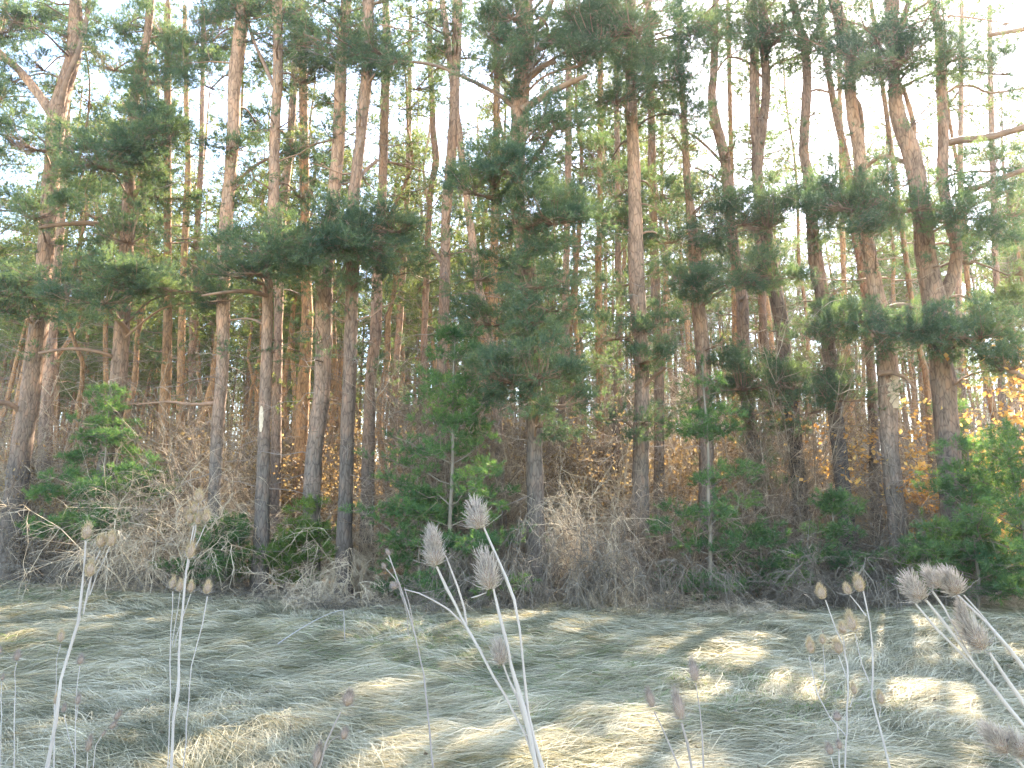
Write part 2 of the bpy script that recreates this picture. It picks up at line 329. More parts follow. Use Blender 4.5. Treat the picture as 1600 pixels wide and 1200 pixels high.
# dead leaves and snapped stalks lying about on the mat
dm = MB(); n = 900; dy = 4 + 10 * rg.random(n) ** .8; dx = (rg.random(n) * 2 - 1) * (.68 * dy); dp = np.stack((dx, dy, gz(dx, dy) + rg.uniform(.04, .09, n)), -1)
dm.cards(dp[:620], .05, .035, rg, .2); aa = rg.uniform(-.6, .6, 280); dm.twigs(dp[620:], np.stack((np.cos(aa), np.sin(aa), rg.uniform(-.02, .16, 280)), -1), rg.uniform(.15, .6, 280), .0028, 4, .2, .1, rg)
tag(dm.obj('meadow_litter', M['twig']), 'dead brown leaves and snapped stalks scattered over the dry grass', 'litter', kind='stuff')
# leaf litter and dead grass under the trees
lm = MB(); n = 60000; ly = 13 + 30 * rg.random(n) ** 1.6; lx = (rg.random(n) * 2 - 1) * (0.7 * ly + 1); k = ly > edge_y(lx) - 0.3; lx, ly = lx[k], ly[k]
lm.cards(np.stack((lx, ly, gz(lx, ly) + 0.01 + 0.05 * rg.random(len(lx))), -1), 0.09, 0.06, rg)
tag(lm.obj('leaf_litter', M['ochre']), 'brown fallen leaves covering the forest floor', 'leaf litter', kind='stuff')

# ------------------------------------------------------------------ pine parts
def clumps(nd, wood, cen, org, rng, shoots=12, r=0.22, k=26, nl=0.07, wd=0.006, sl=0.14, flat=0.55, twig_r=0.006):
    """cen: twig-end points; org: where each twig leaves the limb"""
    cen = np.asarray(cen, float); m = len(cen)
    if m == 0: return
    d = cen - org; L = np.linalg.norm(d, axis=1)
    if wood is not None: wood.twigs(org, d, L, twig_r, 3, 0.0, 0.0, rng)
    off = rng.standard_normal((m, shoots, 3)); off /= np.linalg.norm(off, axis=2, keepdims=True); off *= r * rng.random((m, shoots, 1)) ** 0.5; off[..., 2] *= flat
    pos = (cen[:, None] + off).reshape(-1, 3)
    hd = d / (L[:, None] + 1e-6)
    ax = off / r + hd[:, None] * 0.5 + np.array((0, 0, 0.45)) + rng.standard_normal((m, shoots, 3)) * 0.25
    nd.needles(pos, ax.reshape(-1, 3), k, sl, nl, wd, rng)
    if wood is not None:
        sel = rng.random(len(pos)) < 0.4; o2 = np.repeat(cen, shoots, 0)[sel]
        wood.twigs(o2, pos[sel] - o2, np.linalg.norm(pos[sel] - o2, axis=1) + 0.05, 0.003, 2, 0.1, 0, rng)
def path_at(path, z):
    i = int(np.argmin(np.abs(path[:, 2] - z))); return path[i]
def high_crown(nd, wood, path, z0, z1, rmax, rng, dens=1.0, **kw):
    """irregular pine crown: limbs leaving the stem with tufted plates at their ends"""
    z = z0; 
    while z < z1:
        f = (z - z0) / (z1 - z0); L = rmax * (0.55 + 0.45 * math.sin(math.pi * min(1, f * 0.8 + 0.25))) * rng.uniform(0.5, 1.15) * (1 - 0.5 * f ** 3)
        for _ in range(rng.integers(1, 4)):
            th = rng.uniform(0, 2 * math.pi); p = path_at(path, z)[:3]; el = rng.uniform(-0.1, 0.6)
            d = np.array([[math.cos(th), math.sin(th), el]])
            e, ed, pts = wood.twigs([p], d, L, 0.012 + 0.012 * L, 4, 0.18, 0.1, rng, sides=4)
            m = max(2, int(dens * 7 * L)); tt = rng.uniform(0.35, 1.05, m); q = p + d[0] / np.linalg.norm(d[0]) * (L * tt)[:, None]
            qq = pts[0][np.clip((tt * 4).round().astype(int), 0, 4)]
            c = qq + rng.standard_normal((m, 3)) * np.array((0.34, 0.34, 0.16)) * (0.5 + 0.3 * L)
            clumps(nd, wood, c, qq, rng, **kw)
        z += rng.uniform(0.3, 0.7) / max(dens, .3) ** 0.5
def dead_branches(mb, path, z0, z1, n, rng, Lr=(0.4, 1.6), r=0.008):
    zz = rng.uniform(z0, z1, n); p = np.array([path_at(path, z)[:3] for z in zz]); th = rng.uniform(0, 2 * math.pi, n)
    d = np.stack((np.cos(th), np.sin(th), rng.uniform(-0.35, 0.35, n)), -1); L = rng.uniform(*Lr, n)
    e, ed, pts = mb.twigs(p, d, L, r * (0.6 + 0.6 * L), 5, 0.25, 0.15, rng)
    for lev in (2, 3, 4):
        s = np.repeat(pts[:, lev], 2, 0); dd = np.repeat(ed, 2, 0) + rng.standard_normal((2 * n, 3)) * 0.7
        mb.twigs(s, dd, np.repeat(L, 2) * rng.uniform(0.15, 0.5, 2 * n), r * 0.45, 3, 0.3, 0.1, rng)

FRONT = []
def front_pine(label, Yd, pts, forks=(), limbs=(), pads=(), H=17.0, bk='bark', nd_mat='needle', crown=1.0, rmax=1.7, dead=14, seed=0, group=None, dz=0.0, mid=0.34, scar=None):
    rng = np.random.default_rng(seed * 7 + 11); FRONT.append((float(np.interp(500, [q[1] for q in pts], [q[0] for q in pts])), Yd, seed))
    base = np.array((GX(pts[-1][0], Yd), Yd, 0.0)); base[2] = float(gz(base[0], base[1])) - 0.08
    W = [np.append(P(x, y, Yd), wpx * mpp(Yd, y) / 2) for x, y, wpx in pts[:-1]]
    W.append(np.append(base, pts[-1][2] * mpp(Yd, 880) / 2 * 1.1))
    W = np.array(W)[::-1]                                  # bottom to top
    top = W[-1]; dirn = (W[-1] - W[-2])[:3]; dirn = dirn / np.linalg.norm(dirn); ext = []
    if top[2] < H:
        nst = max(2, int((H - top[2]) / 1.6)); p = top[:3].copy(); v = dirn.copy()
        for i_ in range(nst):
            v = v + rng.normal(0, 0.06, 3); v[2] = abs(v[2]) + 0.25; v /= np.linalg.norm(v); p = p + v * (H - top[2]) / nst
            ext.append(np.append(p, top[3] * (1 - 0.85 * (i_ + 1) / nst) + 0.01))
    if ext: W = np.vstack((W, ext))
    path = catmull(W, 0.22); path[:, 3] = np.maximum(path[:, 3], 0.012)
    fl = np.clip(1 - (path[:, 2] - base[2]) / 0.5, 0, 1); rad = path[:, 3] * (1 + 0.35 * fl ** 2)
    root = thing('pine_tree', label, 'pine tree', tuple(base), group)
    loc = path[:, :3] - base
    tm = MB(); tm.tube(loc, rad, 14, 0.05, rng)
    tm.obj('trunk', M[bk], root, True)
    if scar:                                                # bare wood where the bark has come off, facing the meadow
        za, zb = P(800, scar[1], Yd)[2] - base[2], P(800, scar[0], Yd)[2] - base[2]; ii = np.where((loc[:, 2] > za - .12) & (loc[:, 2] < zb + .12))[0]
        zs = np.linspace(za, zb, 16); cx_ = np.interp(zs, loc[ii, 2], loc[ii, 0]); cy_ = np.interp(zs, loc[ii, 2], loc[ii, 1]); rr_ = np.interp(zs, loc[ii, 2], rad[ii]) * 1.07 + .004
        half = np.radians(scar[2]) * np.sin(np.linspace(.12, math.pi - .12, 16)) ** .5 * (1 + .22 * rng.standard_normal(16)); mid_ = np.radians(-90 + scar[3])
        tt_ = mid_ + half[:, None] * np.linspace(-1, 1, 9)[None]; v_ = np.stack((cx_[:, None] + rr_[:, None] * np.cos(tt_), cy_[:, None] + rr_[:, None] * np.sin(tt_), zs[:, None] + 0 * tt_), -1)
        q_ = (np.arange(15)[:, None] * 9 + np.arange(8)[None]).ravel(); sm_ = MB(); sm_.add(v_, np.stack((q_, q_ + 1, q_ + 10, q_ + 9), -1)); sm_.obj('bark_scar', M['barewood'], root, True)
    for fk in forks:                                        # a second stem leaving the trunk: bottom point first
        a = np.array([np.append(P(x, y, Yd + dz) - base, wpx * mpp(Yd, y) / 2) for x, y, wpx in fk])
        if fk[-1][1] < 30:
            d = (a[-1] - a[-2])[:3]; d /= np.linalg.norm(d); d[2] += 0.3; 
            a = np.vstack((a, np.append(a[-1][:3] + d * 1.6, a[-1][3] * .7), np.append(a[-1][:3] + d * 3.4, 0.02)))
        c = catmull(a, 0.15); fm = MB(); fm.tube(c[:, :3], c[:, 3], 10, 0.05, rng); fm.obj('fork', M[bk], root, True)
    wood = MB(); nd = MB()
    for lb in limbs:                                        # thick visible limbs, trunk end first: (x, y, w, dY)
        a = np.array([np.append(P(x, y, Yd + dy_) - base, wpx * mpp(Yd, y) / 2) for x, y, wpx, dy_ in lb])
        c = catmull(a, 0.12); lm_ = MB(); lm_.tube(c[:, :3], c[:, 3], 8, 0.06, rng)
        nn = len(c); sel = rng.integers(nn // 3, nn, 6); 
        lm_.twigs(c[sel, :3], (c[-1] - c[0])[None, :3] + rng.standard_normal((6, 3)) * 1.0, rng.uniform(0.25, 0.6, 6), 0.006, 4, 0.3, 0, rng)
        lm_.obj('limb', M['limb'], root, True)
    for pd in pads:                                         # foliage plates (cx, cy, rx, ry, dY, density)
        cx, cy, rx, ry = pd[:4]; rx *= 1.22; ry *= 1.15; dY = pd[4] if len(pd) > 4 else -0.5; den = pd[5] if len(pd) > 5 else 1.0
        c = P(cx, cy, Yd + dY) - base; s = mpp(Yd + dY, cy); ax_ = rx * s; az = ry * s; ay = min(max(0.45, 0.75 * ax_), 1.1)
        zt = c[2] - 0.35 * abs(c[0]) * 0.2 - 0.2; tp = path_at(loc, zt)
        d = c - tp; ln = np.linalg.norm(d)
        main = np.array([tp, tp + d * 0.45 + np.array((0, 0, 0.10 * ln)), c - np.array((0, 0, az * 0.25))]); mp_ = catmull(main, 0.15)
        wood.tube(mp_, np.linspace(0.028, 0.014, len(mp_)), 5)
        m = max(5, int(den * rx * ry / 56.0)); nb = max(3, m // 9)
        bc = rng.standard_normal((nb, 3)); bc /= np.linalg.norm(bc, axis=1, keepdims=True); bc *= rng.uniform(0.25, 1.08, (nb, 1))
        bs_ = rng.uniform(0.6, 1.5, nb); bi = rng.integers(0, nb, m)
        q = bc[bi] * np.array((ax_, ay, az * 1.15)) + rng.standard_normal((m, 3)) * np.array((0.20, 0.20, 0.12)) * bs_[bi][:, None]
        q = c + q
        q[:, 2] += -0.12 * az * ((q[:, 0] - c[0]) / ax_) ** 2
        # secondary twigs fan out from points on the plate's axis
        fan = c + (q - c) * np.array((0.55, 0.55, 0.1)); fan[:, 2] = c[2] - az * 0.2 + (fan[:, 2] - c[2]) * 0.3
        wood.twigs(np.repeat(mp_[-1][None], m, 0), fan - mp_[-1], np.linalg.norm(fan - mp_[-1], axis=1), 0.009, 3, 0.02, 0, rng)
        clumps(nd, wood, q, fan, rng, shoots=10, r=0.145, k=21, nl=0.08, wd=0.009)
    ztop = P(800, 0, Yd)[2] - base[2]
    if mid > 0: high_crown(nd, wood, loc, 4.2 + rng.random(), ztop, 1.05, rng, mid, shoots=7, r=0.16, k=18, nl=0.08, wd=0.011)
    if crown > 0: high_crown(nd, wood, loc, ztop - 1.6, H - base[2], rmax, rng, crown * 0.85, shoots=9, r=0.22, k=15, nl=0.09, wd=0.014)
    if nd.n: nd.obj('crown', M[nd_mat], root)
    if wood.n: wood.obj('branches', M['limb'], root)
    if dead:
        db = MB(); dead_branches(db, loc, 1.0, ztop, dead, rng); db.obj('dead_branches', M['deadwood'], root)
    return root

# (label, distance, trunk [(x,y,width) top..base], options)
front_pine('stout pine farthest left at the meadow edge, forked high with two orange limbs', 18.0,
    [(118, 20, 20), (116, 78, 22), (100, 140, 24), (89, 180, 28), (81, 270, 24), (71, 400, 24), (62, 500, 27), (54, 560, 28), (44, 640, 29), (28, 740, 32), (14, 860, 36)],
    forks=[[(86, 185, 18), (62, 150, 14), (30, 110, 12), (0, 84, 11), (-30, 50, 10)]],
    limbs=[[(95, 165, 12, -.1), (104, 125, 9, -.2), (124, 75, 8, -.2), (137, 20, 7, 0), (140, -20, 6, 0)], [(40, 650, 9, 0), (18, 632, 8, -.3), (-6, 628, 7, -.6)],
            [(190, 362, 7, -.6), (150, 350, 8, -1.0), (100, 350, 7, -1.2), (60, 356, 4, -1.4)]],
    pads=[(60, 225, 70, 36, -1.2, 1.2), (30, 30, 60, 40, .5), (70, 100, 60, 40, .8, .8), (55, 335, 65, 26, -1.4, 1.2), (30, 455, 90, 32, -1.3, 1.2), (-10, 180, 40, 40, -1), (0, 320, 30, 30, -.7), (0, 40, 60, 50, -.3, 1), (110, 60, 60, 35, .6, .9), (150, 330, 50, 40, .8, .9), (20, 120, 50, 30, .2, 1), (100, 440, 90, 34, -1.2, 1.4), (10, 480, 55, 30, -.8)], seed=1, rmax=2.2)
front_pine('pine behind the drooping young pine at left, stem hidden by green plates', 17.0,
    [(236, 0, 12), (231, 50, 12), (215, 130, 14), (203, 220, 15), (202, 294, 18), (199, 365, 20), (195, 420, 22), (192, 480, 23), (187, 569, 24), (179, 653, 26), (165, 738, 27), (155, 870, 30)],
    limbs=[[(200, 518, 9, -.1), (185, 500, 8, -.4), (168, 480, 6, -.8)], [(182, 560, 7, 0), (155, 550, 6, -.3), (110, 545, 5, -.5), (60, 552, 4, -.7)], [(208, 310, 7, 0), (226, 275, 6, -.2), (240, 240, 5, -.3)]],
    pads=[(190, 225, 90, 45, -1.4, 1.5), (240, 175, 55, 48, -1.2, 1.2), (290, 95, 40, 40, -.4, .8), (215, 440, 120, 34, -1.4, 1.4), (300, 450, 60, 24, -1.5, 1.2), (200, 370, 60, 34, -.6, .9), (180, 100, 50, 40, .3, .9), (240, 120, 50, 40, 0, .9), (150, 250, 90, 40, -1.6, 1.3), (255, 215, 60, 40, -1.2, 1.2), (290, 60, 60, 40, .2, 1), (200, 30, 60, 35, .3, 1), (340, 465, 50, 18, -1.5, 1.1), (250, 300, 50, 40, .6, .8), (160, 470, 80, 22, -1.4, 1.2)], seed=2)
front_pine('straight pine beside the pale arching brush at left', 15.8,
    [(380, 0, 20), (378, 34, 21), (370, 100, 21), (366, 140, 20), (365, 202, 20), (360, 270, 19), (354, 337, 20), (350, 400, 20), (349, 484, 20), (348, 569, 19), (341, 653, 19), (337, 737, 19), (334, 798, 20), (330, 890, 23)],
    limbs=[[(335, 630, 6, 0), (300, 632, 5, .2), (262, 628, 4, .4), (215, 632, 3, .5)], [(356, 300, 5, 0), (395, 262, 5, .3), (440, 240, 4, .6), (520, 218, 3, .8)]],
    pads=[(360, 225, 40, 22, -.3, .7), (380, 300, 45, 40, .4, .8), (330, 55, 50, 40, .5, .9), (400, 180, 50, 35, .8, .8), (330, 130, 45, 35, .6, .9), (320, 20, 60, 30, .6, 1), (345, 395, 45, 25, -.6, .8)], seed=3, dead=22)
front_pine('slim pale pine with a fresh scar low down, left of the big green plate', 15.4,
    [(433, 0, 15), (434, 60, 15), (434, 118, 15), (430, 202, 15), (428, 304, 17), (425, 354, 16), (419, 410, 15), (418, 467, 16), (417, 535, 17), (415, 602, 18), (412, 704, 19), (410, 788, 22), (405, 900, 26)],
    limbs=[[(418, 462, 6, -.1), (385, 455, 6, -.5), (350, 457, 5, -.8), (315, 462, 3, -1)], [(430, 140, 6, 0), (415, 105, 6, .2), (395, 60, 5, .3), (385, 20, 5, .4)], [(418, 510, 4, 0), (390, 498, 3, .2), (360, 500, 3, .3)]],
    pads=[(440, 70, 60, 45, .7, 1), (470, 120, 50, 40, .6, .9), (490, 40, 60, 40, .9, .9), (400, 20, 60, 30, .8, .8), (460, 230, 45, 40, 1, .7), (470, 300, 40, 35, 1, .8), (430, 385, 85, 42, -1.2, 1.5), (500, 370, 80, 45, -1.3, 1.5), (560, 375, 90, 44, -1.2, 1.4), (620, 355, 45, 30, -1.0, 1), (400, 420, 60, 28, -1.1, 1.2)], seed=4, dead=20, scar=(636, 676, 22, -15))
front_pine('rosy barked pine with upright stem under the big green plate', 15.6,
    [(541, 0, 17), (537, 60, 17), (533, 101, 18), (530, 200, 19), (522, 304, 20), (512, 400, 22), (506, 467, 27), (505, 569, 25), (500, 636, 25), (489, 737, 25), (485, 890, 29)],
    pads=[(560, 50, 45, 50, .4, .9), (500, 250, 35, 30, .8, .6)], limbs=[[(508, 470, 5, 0), (525, 440, 4, .2), (545, 400, 3, .3)]], seed=5, dead=26)
front_pine('grey stemmed pine curving gently, left of the tall young pine', 14.8,
    [(576, -30, 18), (575, 10, 18), (574, 101, 18), (570, 150, 18), (565, 202, 17), (557, 270, 17), (552, 320, 18), (552, 400, 20), (550, 450, 20), (547, 569, 21), (543, 670, 22), (540, 765, 22), (536, 895, 26)],
    forks=[], limbs=[[(556, 290, 7, 0), (568, 270, 6, .1), (590, 250, 5, .3)]],
    pads=[(590, 70, 45, 40, -.4, 1), (620, 90, 40, 25, -.6, .8), (555, 75, 30, 40, -.3, .7)], seed=6, dead=18)
front_pine('reddish pine standing just right of the grey curved pine', 18.5,
    [(604, 60, 14), (603, 110, 14), (600, 200, 14), (597, 310, 14), (590, 420, 16), (587, 520, 18), (578, 620, 18), (572, 880, 22)], limbs=[[(600, 250, 4, 0), (625, 258, 3, .3), (670, 270, 2, .6)]], seed=7, dead=20, crown=.8)
front_pine('thin crooked pine against the brightest gap of sky left of the big pine', 21.0,
    [(672, 0, 8), (672, 100, 9), (675, 152, 9), (678, 219, 10), (682, 250, 11), (673, 297, 9), (667, 417, 10), (663, 518, 10), (661, 600, 10), (658, 870, 13)], seed=8, dead=20, crown=.7, rmax=1.2)
front_pine('pale straight pine rising behind the tall young pine', 17.0,
    [(715, -20, 16), (714, 61, 15), (711, 120, 15), (709, 186, 16), (704, 253, 16), (697, 337, 15), (695, 434, 17), (693, 501, 16), (688, 640, 17), (680, 880, 20)],
    limbs=[[(694, 420, 6, 0), (682, 398, 6, -.1), (668, 385, 5, -.2)]], pads=[(700, 60, 60, 40, 1, .7), (650, 130, 50, 40, 1.2, .6)], seed=9, dead=20)
front_pine('biggest pine in the middle with thick limbs spreading to both sides', 14.0,
    [(816, -20, 28), (820, 20, 27), (822, 84, 25), (816, 120, 27), (813, 155, 29), (812, 189, 27), (808, 240, 25), (807, 304, 25), (815, 360, 26), (824, 417, 28), (830, 501, 25), (834, 602, 23), (835, 670, 24), (836, 737, 26), (837, 798, 28), (839, 930, 33)],
    limbs=[[(824, 88, 10, -.1), (850, 72, 9, -.4), (880, 55, 8, -.8), (930, 25, 6, -1.2)], [(822, 118, 8, -.1), (845, 105, 7, -.3), (868, 97, 6, -.5)],
           [(816, 172, 15, -.2), (835, 160, 12, -.3), (856, 147, 11, -.5), (885, 132, 9, -.8), (915, 119, 7, -1.0)],
           [(808, 172, 12, -.1), (790, 155, 9, .1), (770, 143, 7, .2), (732, 124, 6, .3), (675, 101, 5, .5), (614, 95, 4, .7)],
           [(812, 282, 8, -.2), (826, 262, 9, -.4), (842, 238, 8, -.6), (866, 200, 6, -.9)], [(838, 45, 9, 0), (852, 28, 9, -.2), (862, 0, 8, -.3), (868, -30, 7, -.3)],
           [(806, 275, 7, -.1), (790, 300, 6, -.5), (763, 308, 5, -.8), (730, 300, 4, -1.0)], [(840, 625, 5, 0), (870, 635, 5, .2), (900, 628, 5, .4), (935, 632, 4, .6)]],
    pads=[(775, 45, 50, 55, -.4, 1.3), (765, 110, 40, 30, -.5, 1), (800, 20, 40, 40, -.7, 1), (900, 25, 55, 28, -1.2, 1.2), (935, 60, 65, 55, -1.2, 1.3), (990, 40, 60, 40, -1.4, 1.2), (905, 95, 30, 30, -1.0, 1),
          (830, 210, 42, 34, -.9, 1.3), (860, 185, 35, 18, -1, 1), (800, 265, 60, 32, -1.1, 1.5), (740, 295, 50, 22, -1.1, 1.3), (770, 285, 55, 30, -.9, 1.2), (865, 340, 60, 40, -1.0, 1.4), (820, 345, 40, 45, -.9, 1.1),
          (840, 440, 40, 35, -.7, 1), (800, 400, 50, 30, .3, .8), (860, 480, 45, 22, -.6, 1), (770, 500, 55, 35, .4, .8), (800, 590, 75, 28, -.8, 1.5), (840, 580, 45, 32, -.9, 1.3), (750, 580, 40, 24, -.6, 1), (850, 630, 45, 18, -.8, 1), (830, 540, 30, 30, -.4, .9), (838, 660, 34, 26, -.5, .8), (825, 500, 34, 26, -.6, 1), (835, 385, 30, 26, -.6, 1), (745, 430, 45, 30, 0.4, .6)],
    seed=10, rmax=2.4, dead=26, bk='bark', dz=0)
front_pine('narrow pine with a bent reddish stem just right of the biggest pine', 18.5,
    [(888, 60, 8), (888, 152, 9), (888, 253, 10), (886, 330, 10), (885, 400, 10), (884, 484, 12), (883, 552, 13), (879, 602, 13), (877, 670, 12), (876, 770, 13), (876, 900, 15)], seed=11, dead=24, crown=.7, rmax=1.3, pads=[(900, 330, 40, 28, .4, .7), (860, 420, 30, 26, .5, .6)])
front_pine('sturdy brown pine right of the biggest pine, dark foliage low on it', 15.5,
    [(985, -20, 17), (985, 30, 17), (985, 101, 17), (987, 169, 18), (989, 236, 19), (992, 304, 20), (994, 417, 25), (997, 484, 25), (1003, 552, 22), (1002, 650, 24), (1001, 740, 26), (1000, 900, 30)],
    limbs=[[(1002, 610, 5, 0), (1020, 590, 5, -.3), (1040, 575, 4, -.6)]],
    pads=[(1010, 60, 55, 35, -.8, 1.2), (1060, 110, 45, 45, -.9, 1.2), (985, 340, 55, 38, .5, .9), (965, 300, 40, 30, .6, .7), (960, 520, 40, 40, -.3, .9), (1000, 560, 40, 30, -.5, 1), (950, 650, 30, 20, -.5, 1), (1005, 655, 35, 18, -.7, 1.1), (1030, 500, 30, 24, -.2, .7), (970, 440, 35, 25, .3, .6), (950, 250, 50, 35, 1.2, .7), (1030, 300, 55, 35, .8, .8), (930, 330, 45, 40, 1, .8), (1050, 370, 40, 35, .6, .8), (960, 150, 55, 40, -.6, 1.1), (1080, 40, 50, 35, -.8, 1.2), (1070, 170, 40, 40, -.3, 1)], seed=12, dead=26, bk='bark')
front_pine('slender red pine close beside the sturdy brown pine', 17.2,
    [(1012, 0, 11), (1015, 50, 12), (1016, 101, 12), (1018, 202, 12), (1019, 270, 13), (1022, 380, 14), (1026, 501, 15), (1029, 569, 15), (1030, 690, 16), (1030, 890, 18)], seed=13, dead=20, crown=.9)
front_pine('smooth pink pine seen through the gap right of the slender red pine', 16.5,
    [(1062, 60, 9), (1066, 140, 9), (1070, 216, 10), (1073, 270, 11), (1080, 337, 14), (1086, 400, 19), (1090, 467, 21), (1097, 535, 22), (1100, 600, 22), (1103, 700, 23), (1106, 890, 25)],
    limbs=[[(1078, 262, 6, 0), (1070, 240, 5, 0), (1050, 210, 4, .2)]],
    pads=[(1090, 440, 50, 20, -1.2, 1.2), (1120, 350, 45, 26, -.5, 1), (1150, 435, 80, 24, -1.2, 1.6), (1210, 425, 40, 20, -1.3, 1.3), (1060, 430, 35, 18, -1, 1.2)], seed=14, dead=18)
front_pine('kinked pine with a blackish foot behind the thin layered young pine', 17.4,
    [(1118, 0, 10), (1117, 34, 11), (1116, 101, 12), (1112, 152, 13), (1117, 185, 15), (1125, 215, 16), (1133, 253, 16), (1137, 297, 17), (1144, 370, 17), (1153, 430, 18), (1160, 467, 18), (1161, 518, 19), (1163, 570, 20), (1170, 640, 21), (1178, 704, 22), (1188, 780, 23), (1203, 890, 26)],
    limbs=[[(1124, 212, 7, -.1), (1115, 200, 6, -.2), (1108, 190, 4, -.3)], [(1132, 258, 5, 0), (1100, 225, 4, .2), (1065, 200, 3, .4)], [(1135, 290, 4, 0), (1105, 270, 3, .3), (1085, 262, 3, .4)], [(1157, 470, 7, -.1), (1166, 462, 6, -.2), (1158, 490, 5, -.2)]],
    pads=[(1130, 45, 50, 30, -.7, 1.2), (1160, 70, 40, 22, -.8, 1), (1130, 320, 50, 26, -.9, 1.1), (1160, 600, 70, 32, -.9, 1.7), (1120, 590, 35, 20, -.8, 1.2), (1195, 640, 50, 20, -.8, 1.2), (1215, 590, 50, 28, -.9, 1.4), (1180, 700, 30, 26, -.4, .8), (1195, 770, 35, 24, -.5, .8)], seed=15, bk='bark_dark')
front_pine('twin-stemmed pine, thinner second stem splitting off at its left', 16.8,
    [(1191, -20, 13), (1192, 10, 13), (1195, 84, 13), (1197, 135, 13), (1195, 169, 14), (1190, 200, 15), (1185, 228, 18), (1183, 270, 17), (1188, 320, 18), (1198, 370, 19), (1206, 420, 20), (1213, 467, 21), (1220, 501, 20), (1226, 560, 20), (1237, 636, 22), (1243, 704, 24), (1252, 790, 25), (1265, 890, 28)],
    forks=[[(1183, 240, 11), (1177, 200, 10), (1176, 150, 10), (1176, 84, 9), (1171, 0, 9)]],
    limbs=[[(1197, 90, 7, 0), (1205, 70, 7, -.2), (1222, 62, 6, -.4)], [(1196, 115, 5, 0), (1215, 97, 4, .2), (1250, 90, 3, .4)], [(1190, 120, 4, 0), (1165, 95, 4, .2), (1135, 88, 3, .3)]],
    pads=[(1185, 50, 45, 24, -.7, 1.3), (1225, 45, 50, 30, -.8, 1.3), (1200, 350, 70, 32, -.9, 1.5), (1230, 310, 50, 26, -.8, 1.2), (1160, 345, 40, 22, -1, 1.1), (1250, 600, 50, 30, -.8, 1.5), (1270, 640, 50, 20, -1, 1.3)], seed=16, bk='bark_dark')
front_pine('bare grey pine whose middle is wrapped in dark tufts, with a shaggy collar of needles', 16.2,
    [(1236, -20, 12), (1243, 20, 12), (1256, 67, 13), (1261, 118, 13), (1259, 169, 14), (1256, 236, 15), (1262, 270, 16), (1268, 340, 18), (1276, 417, 22), (1286, 467, 22), (1290, 501, 21), (1296, 552, 21), (1302, 620, 21), (1308, 670, 23), (1313, 720, 23), (1320, 788, 25), (1332, 890, 29)],
    limbs=[[(1258, 150, 4, 0), (1275, 140, 4, .2), (1300, 146, 3, .3)]],
    pads=[(1265, 55, 50, 26, -.6, 1.3), (1280, 310, 60, 34, -.9, 1.5), (1290, 500, 45, 32, -.7, 1.5), (1300, 560, 35, 40, -.7, 1.2), (1310, 620, 45, 26, -.8, 1.3), (1265, 350, 40, 24, -.7, 1.2)], seed=17, bk='bark_dark')
front_pine('pine with a broken pale patch of bare wood halfway down its stem', 15.2,
    [(1298, -20, 16), (1303, 5, 16), (1316, 40, 17), (1327, 84, 16), (1328, 135, 17), (1333, 186, 18), (1343, 236, 19), (1347, 287, 19), (1354, 371, 21), (1365, 434, 23), (1372, 467, 23), (1381, 518, 26), (1386, 569, 30), (1388, 620, 29), (1390, 704, 26), (1398, 771, 28), (1415, 895, 31)],
    forks=[[(1346, 240, 8), (1346, 200, 9), (1342, 165, 8), (1326, 142, 8)]],
    limbs=[[(1352, 262, 8, 0), (1372, 246, 7, -.2), (1400, 248, 7, -.4), (1440, 268, 6, -.5)], [(1384, 482, 8, -.1), (1400, 478, 9, -.3), (1425, 478, 8, -.5), (1450, 488, 7, -.6), (1480, 498, 5, -.7)], [(1374, 584, 9, -.2), (1395, 582, 7, -.4), (1415, 590, 5, -.5), (1432, 610, 3, -.6)],
           [(1325, 140, 8, 0), (1315, 135, 6, 0), (1306, 142, 4, 0)], [(1320, 120, 6, 0), (1300, 105, 4, .1), (1285, 90, 3, .2)]],
    pads=[(1345, 90, 45, 34, -.7, 1.4), (1370, 60, 45, 30, -.5, 1.1), (1340, 320, 60, 36, -1.0, 1.7), (1390, 310, 45, 30, -.9, 1.4), (1345, 498, 45, 16, -1, 1.6), (1375, 520, 40, 24, -.9, 1), (1320, 495, 35, 16, -.9, 1.4)], seed=18, scar=(588, 640, 50, 22))
front_pine('leaning slim pine just left of the pine with the broken bark patch', 16.8,
    [(1282, -10, 10), (1286, 50, 10), (1298, 135, 10), (1308, 186, 11), (1320, 236, 11), (1330, 300, 12), (1337, 365, 13), (1345, 410, 14), (1354, 467, 14), (1359, 552, 14), (1364, 636, 15), (1372, 890, 18)], seed=19, dead=14, crown=.8, rmax=1.2)
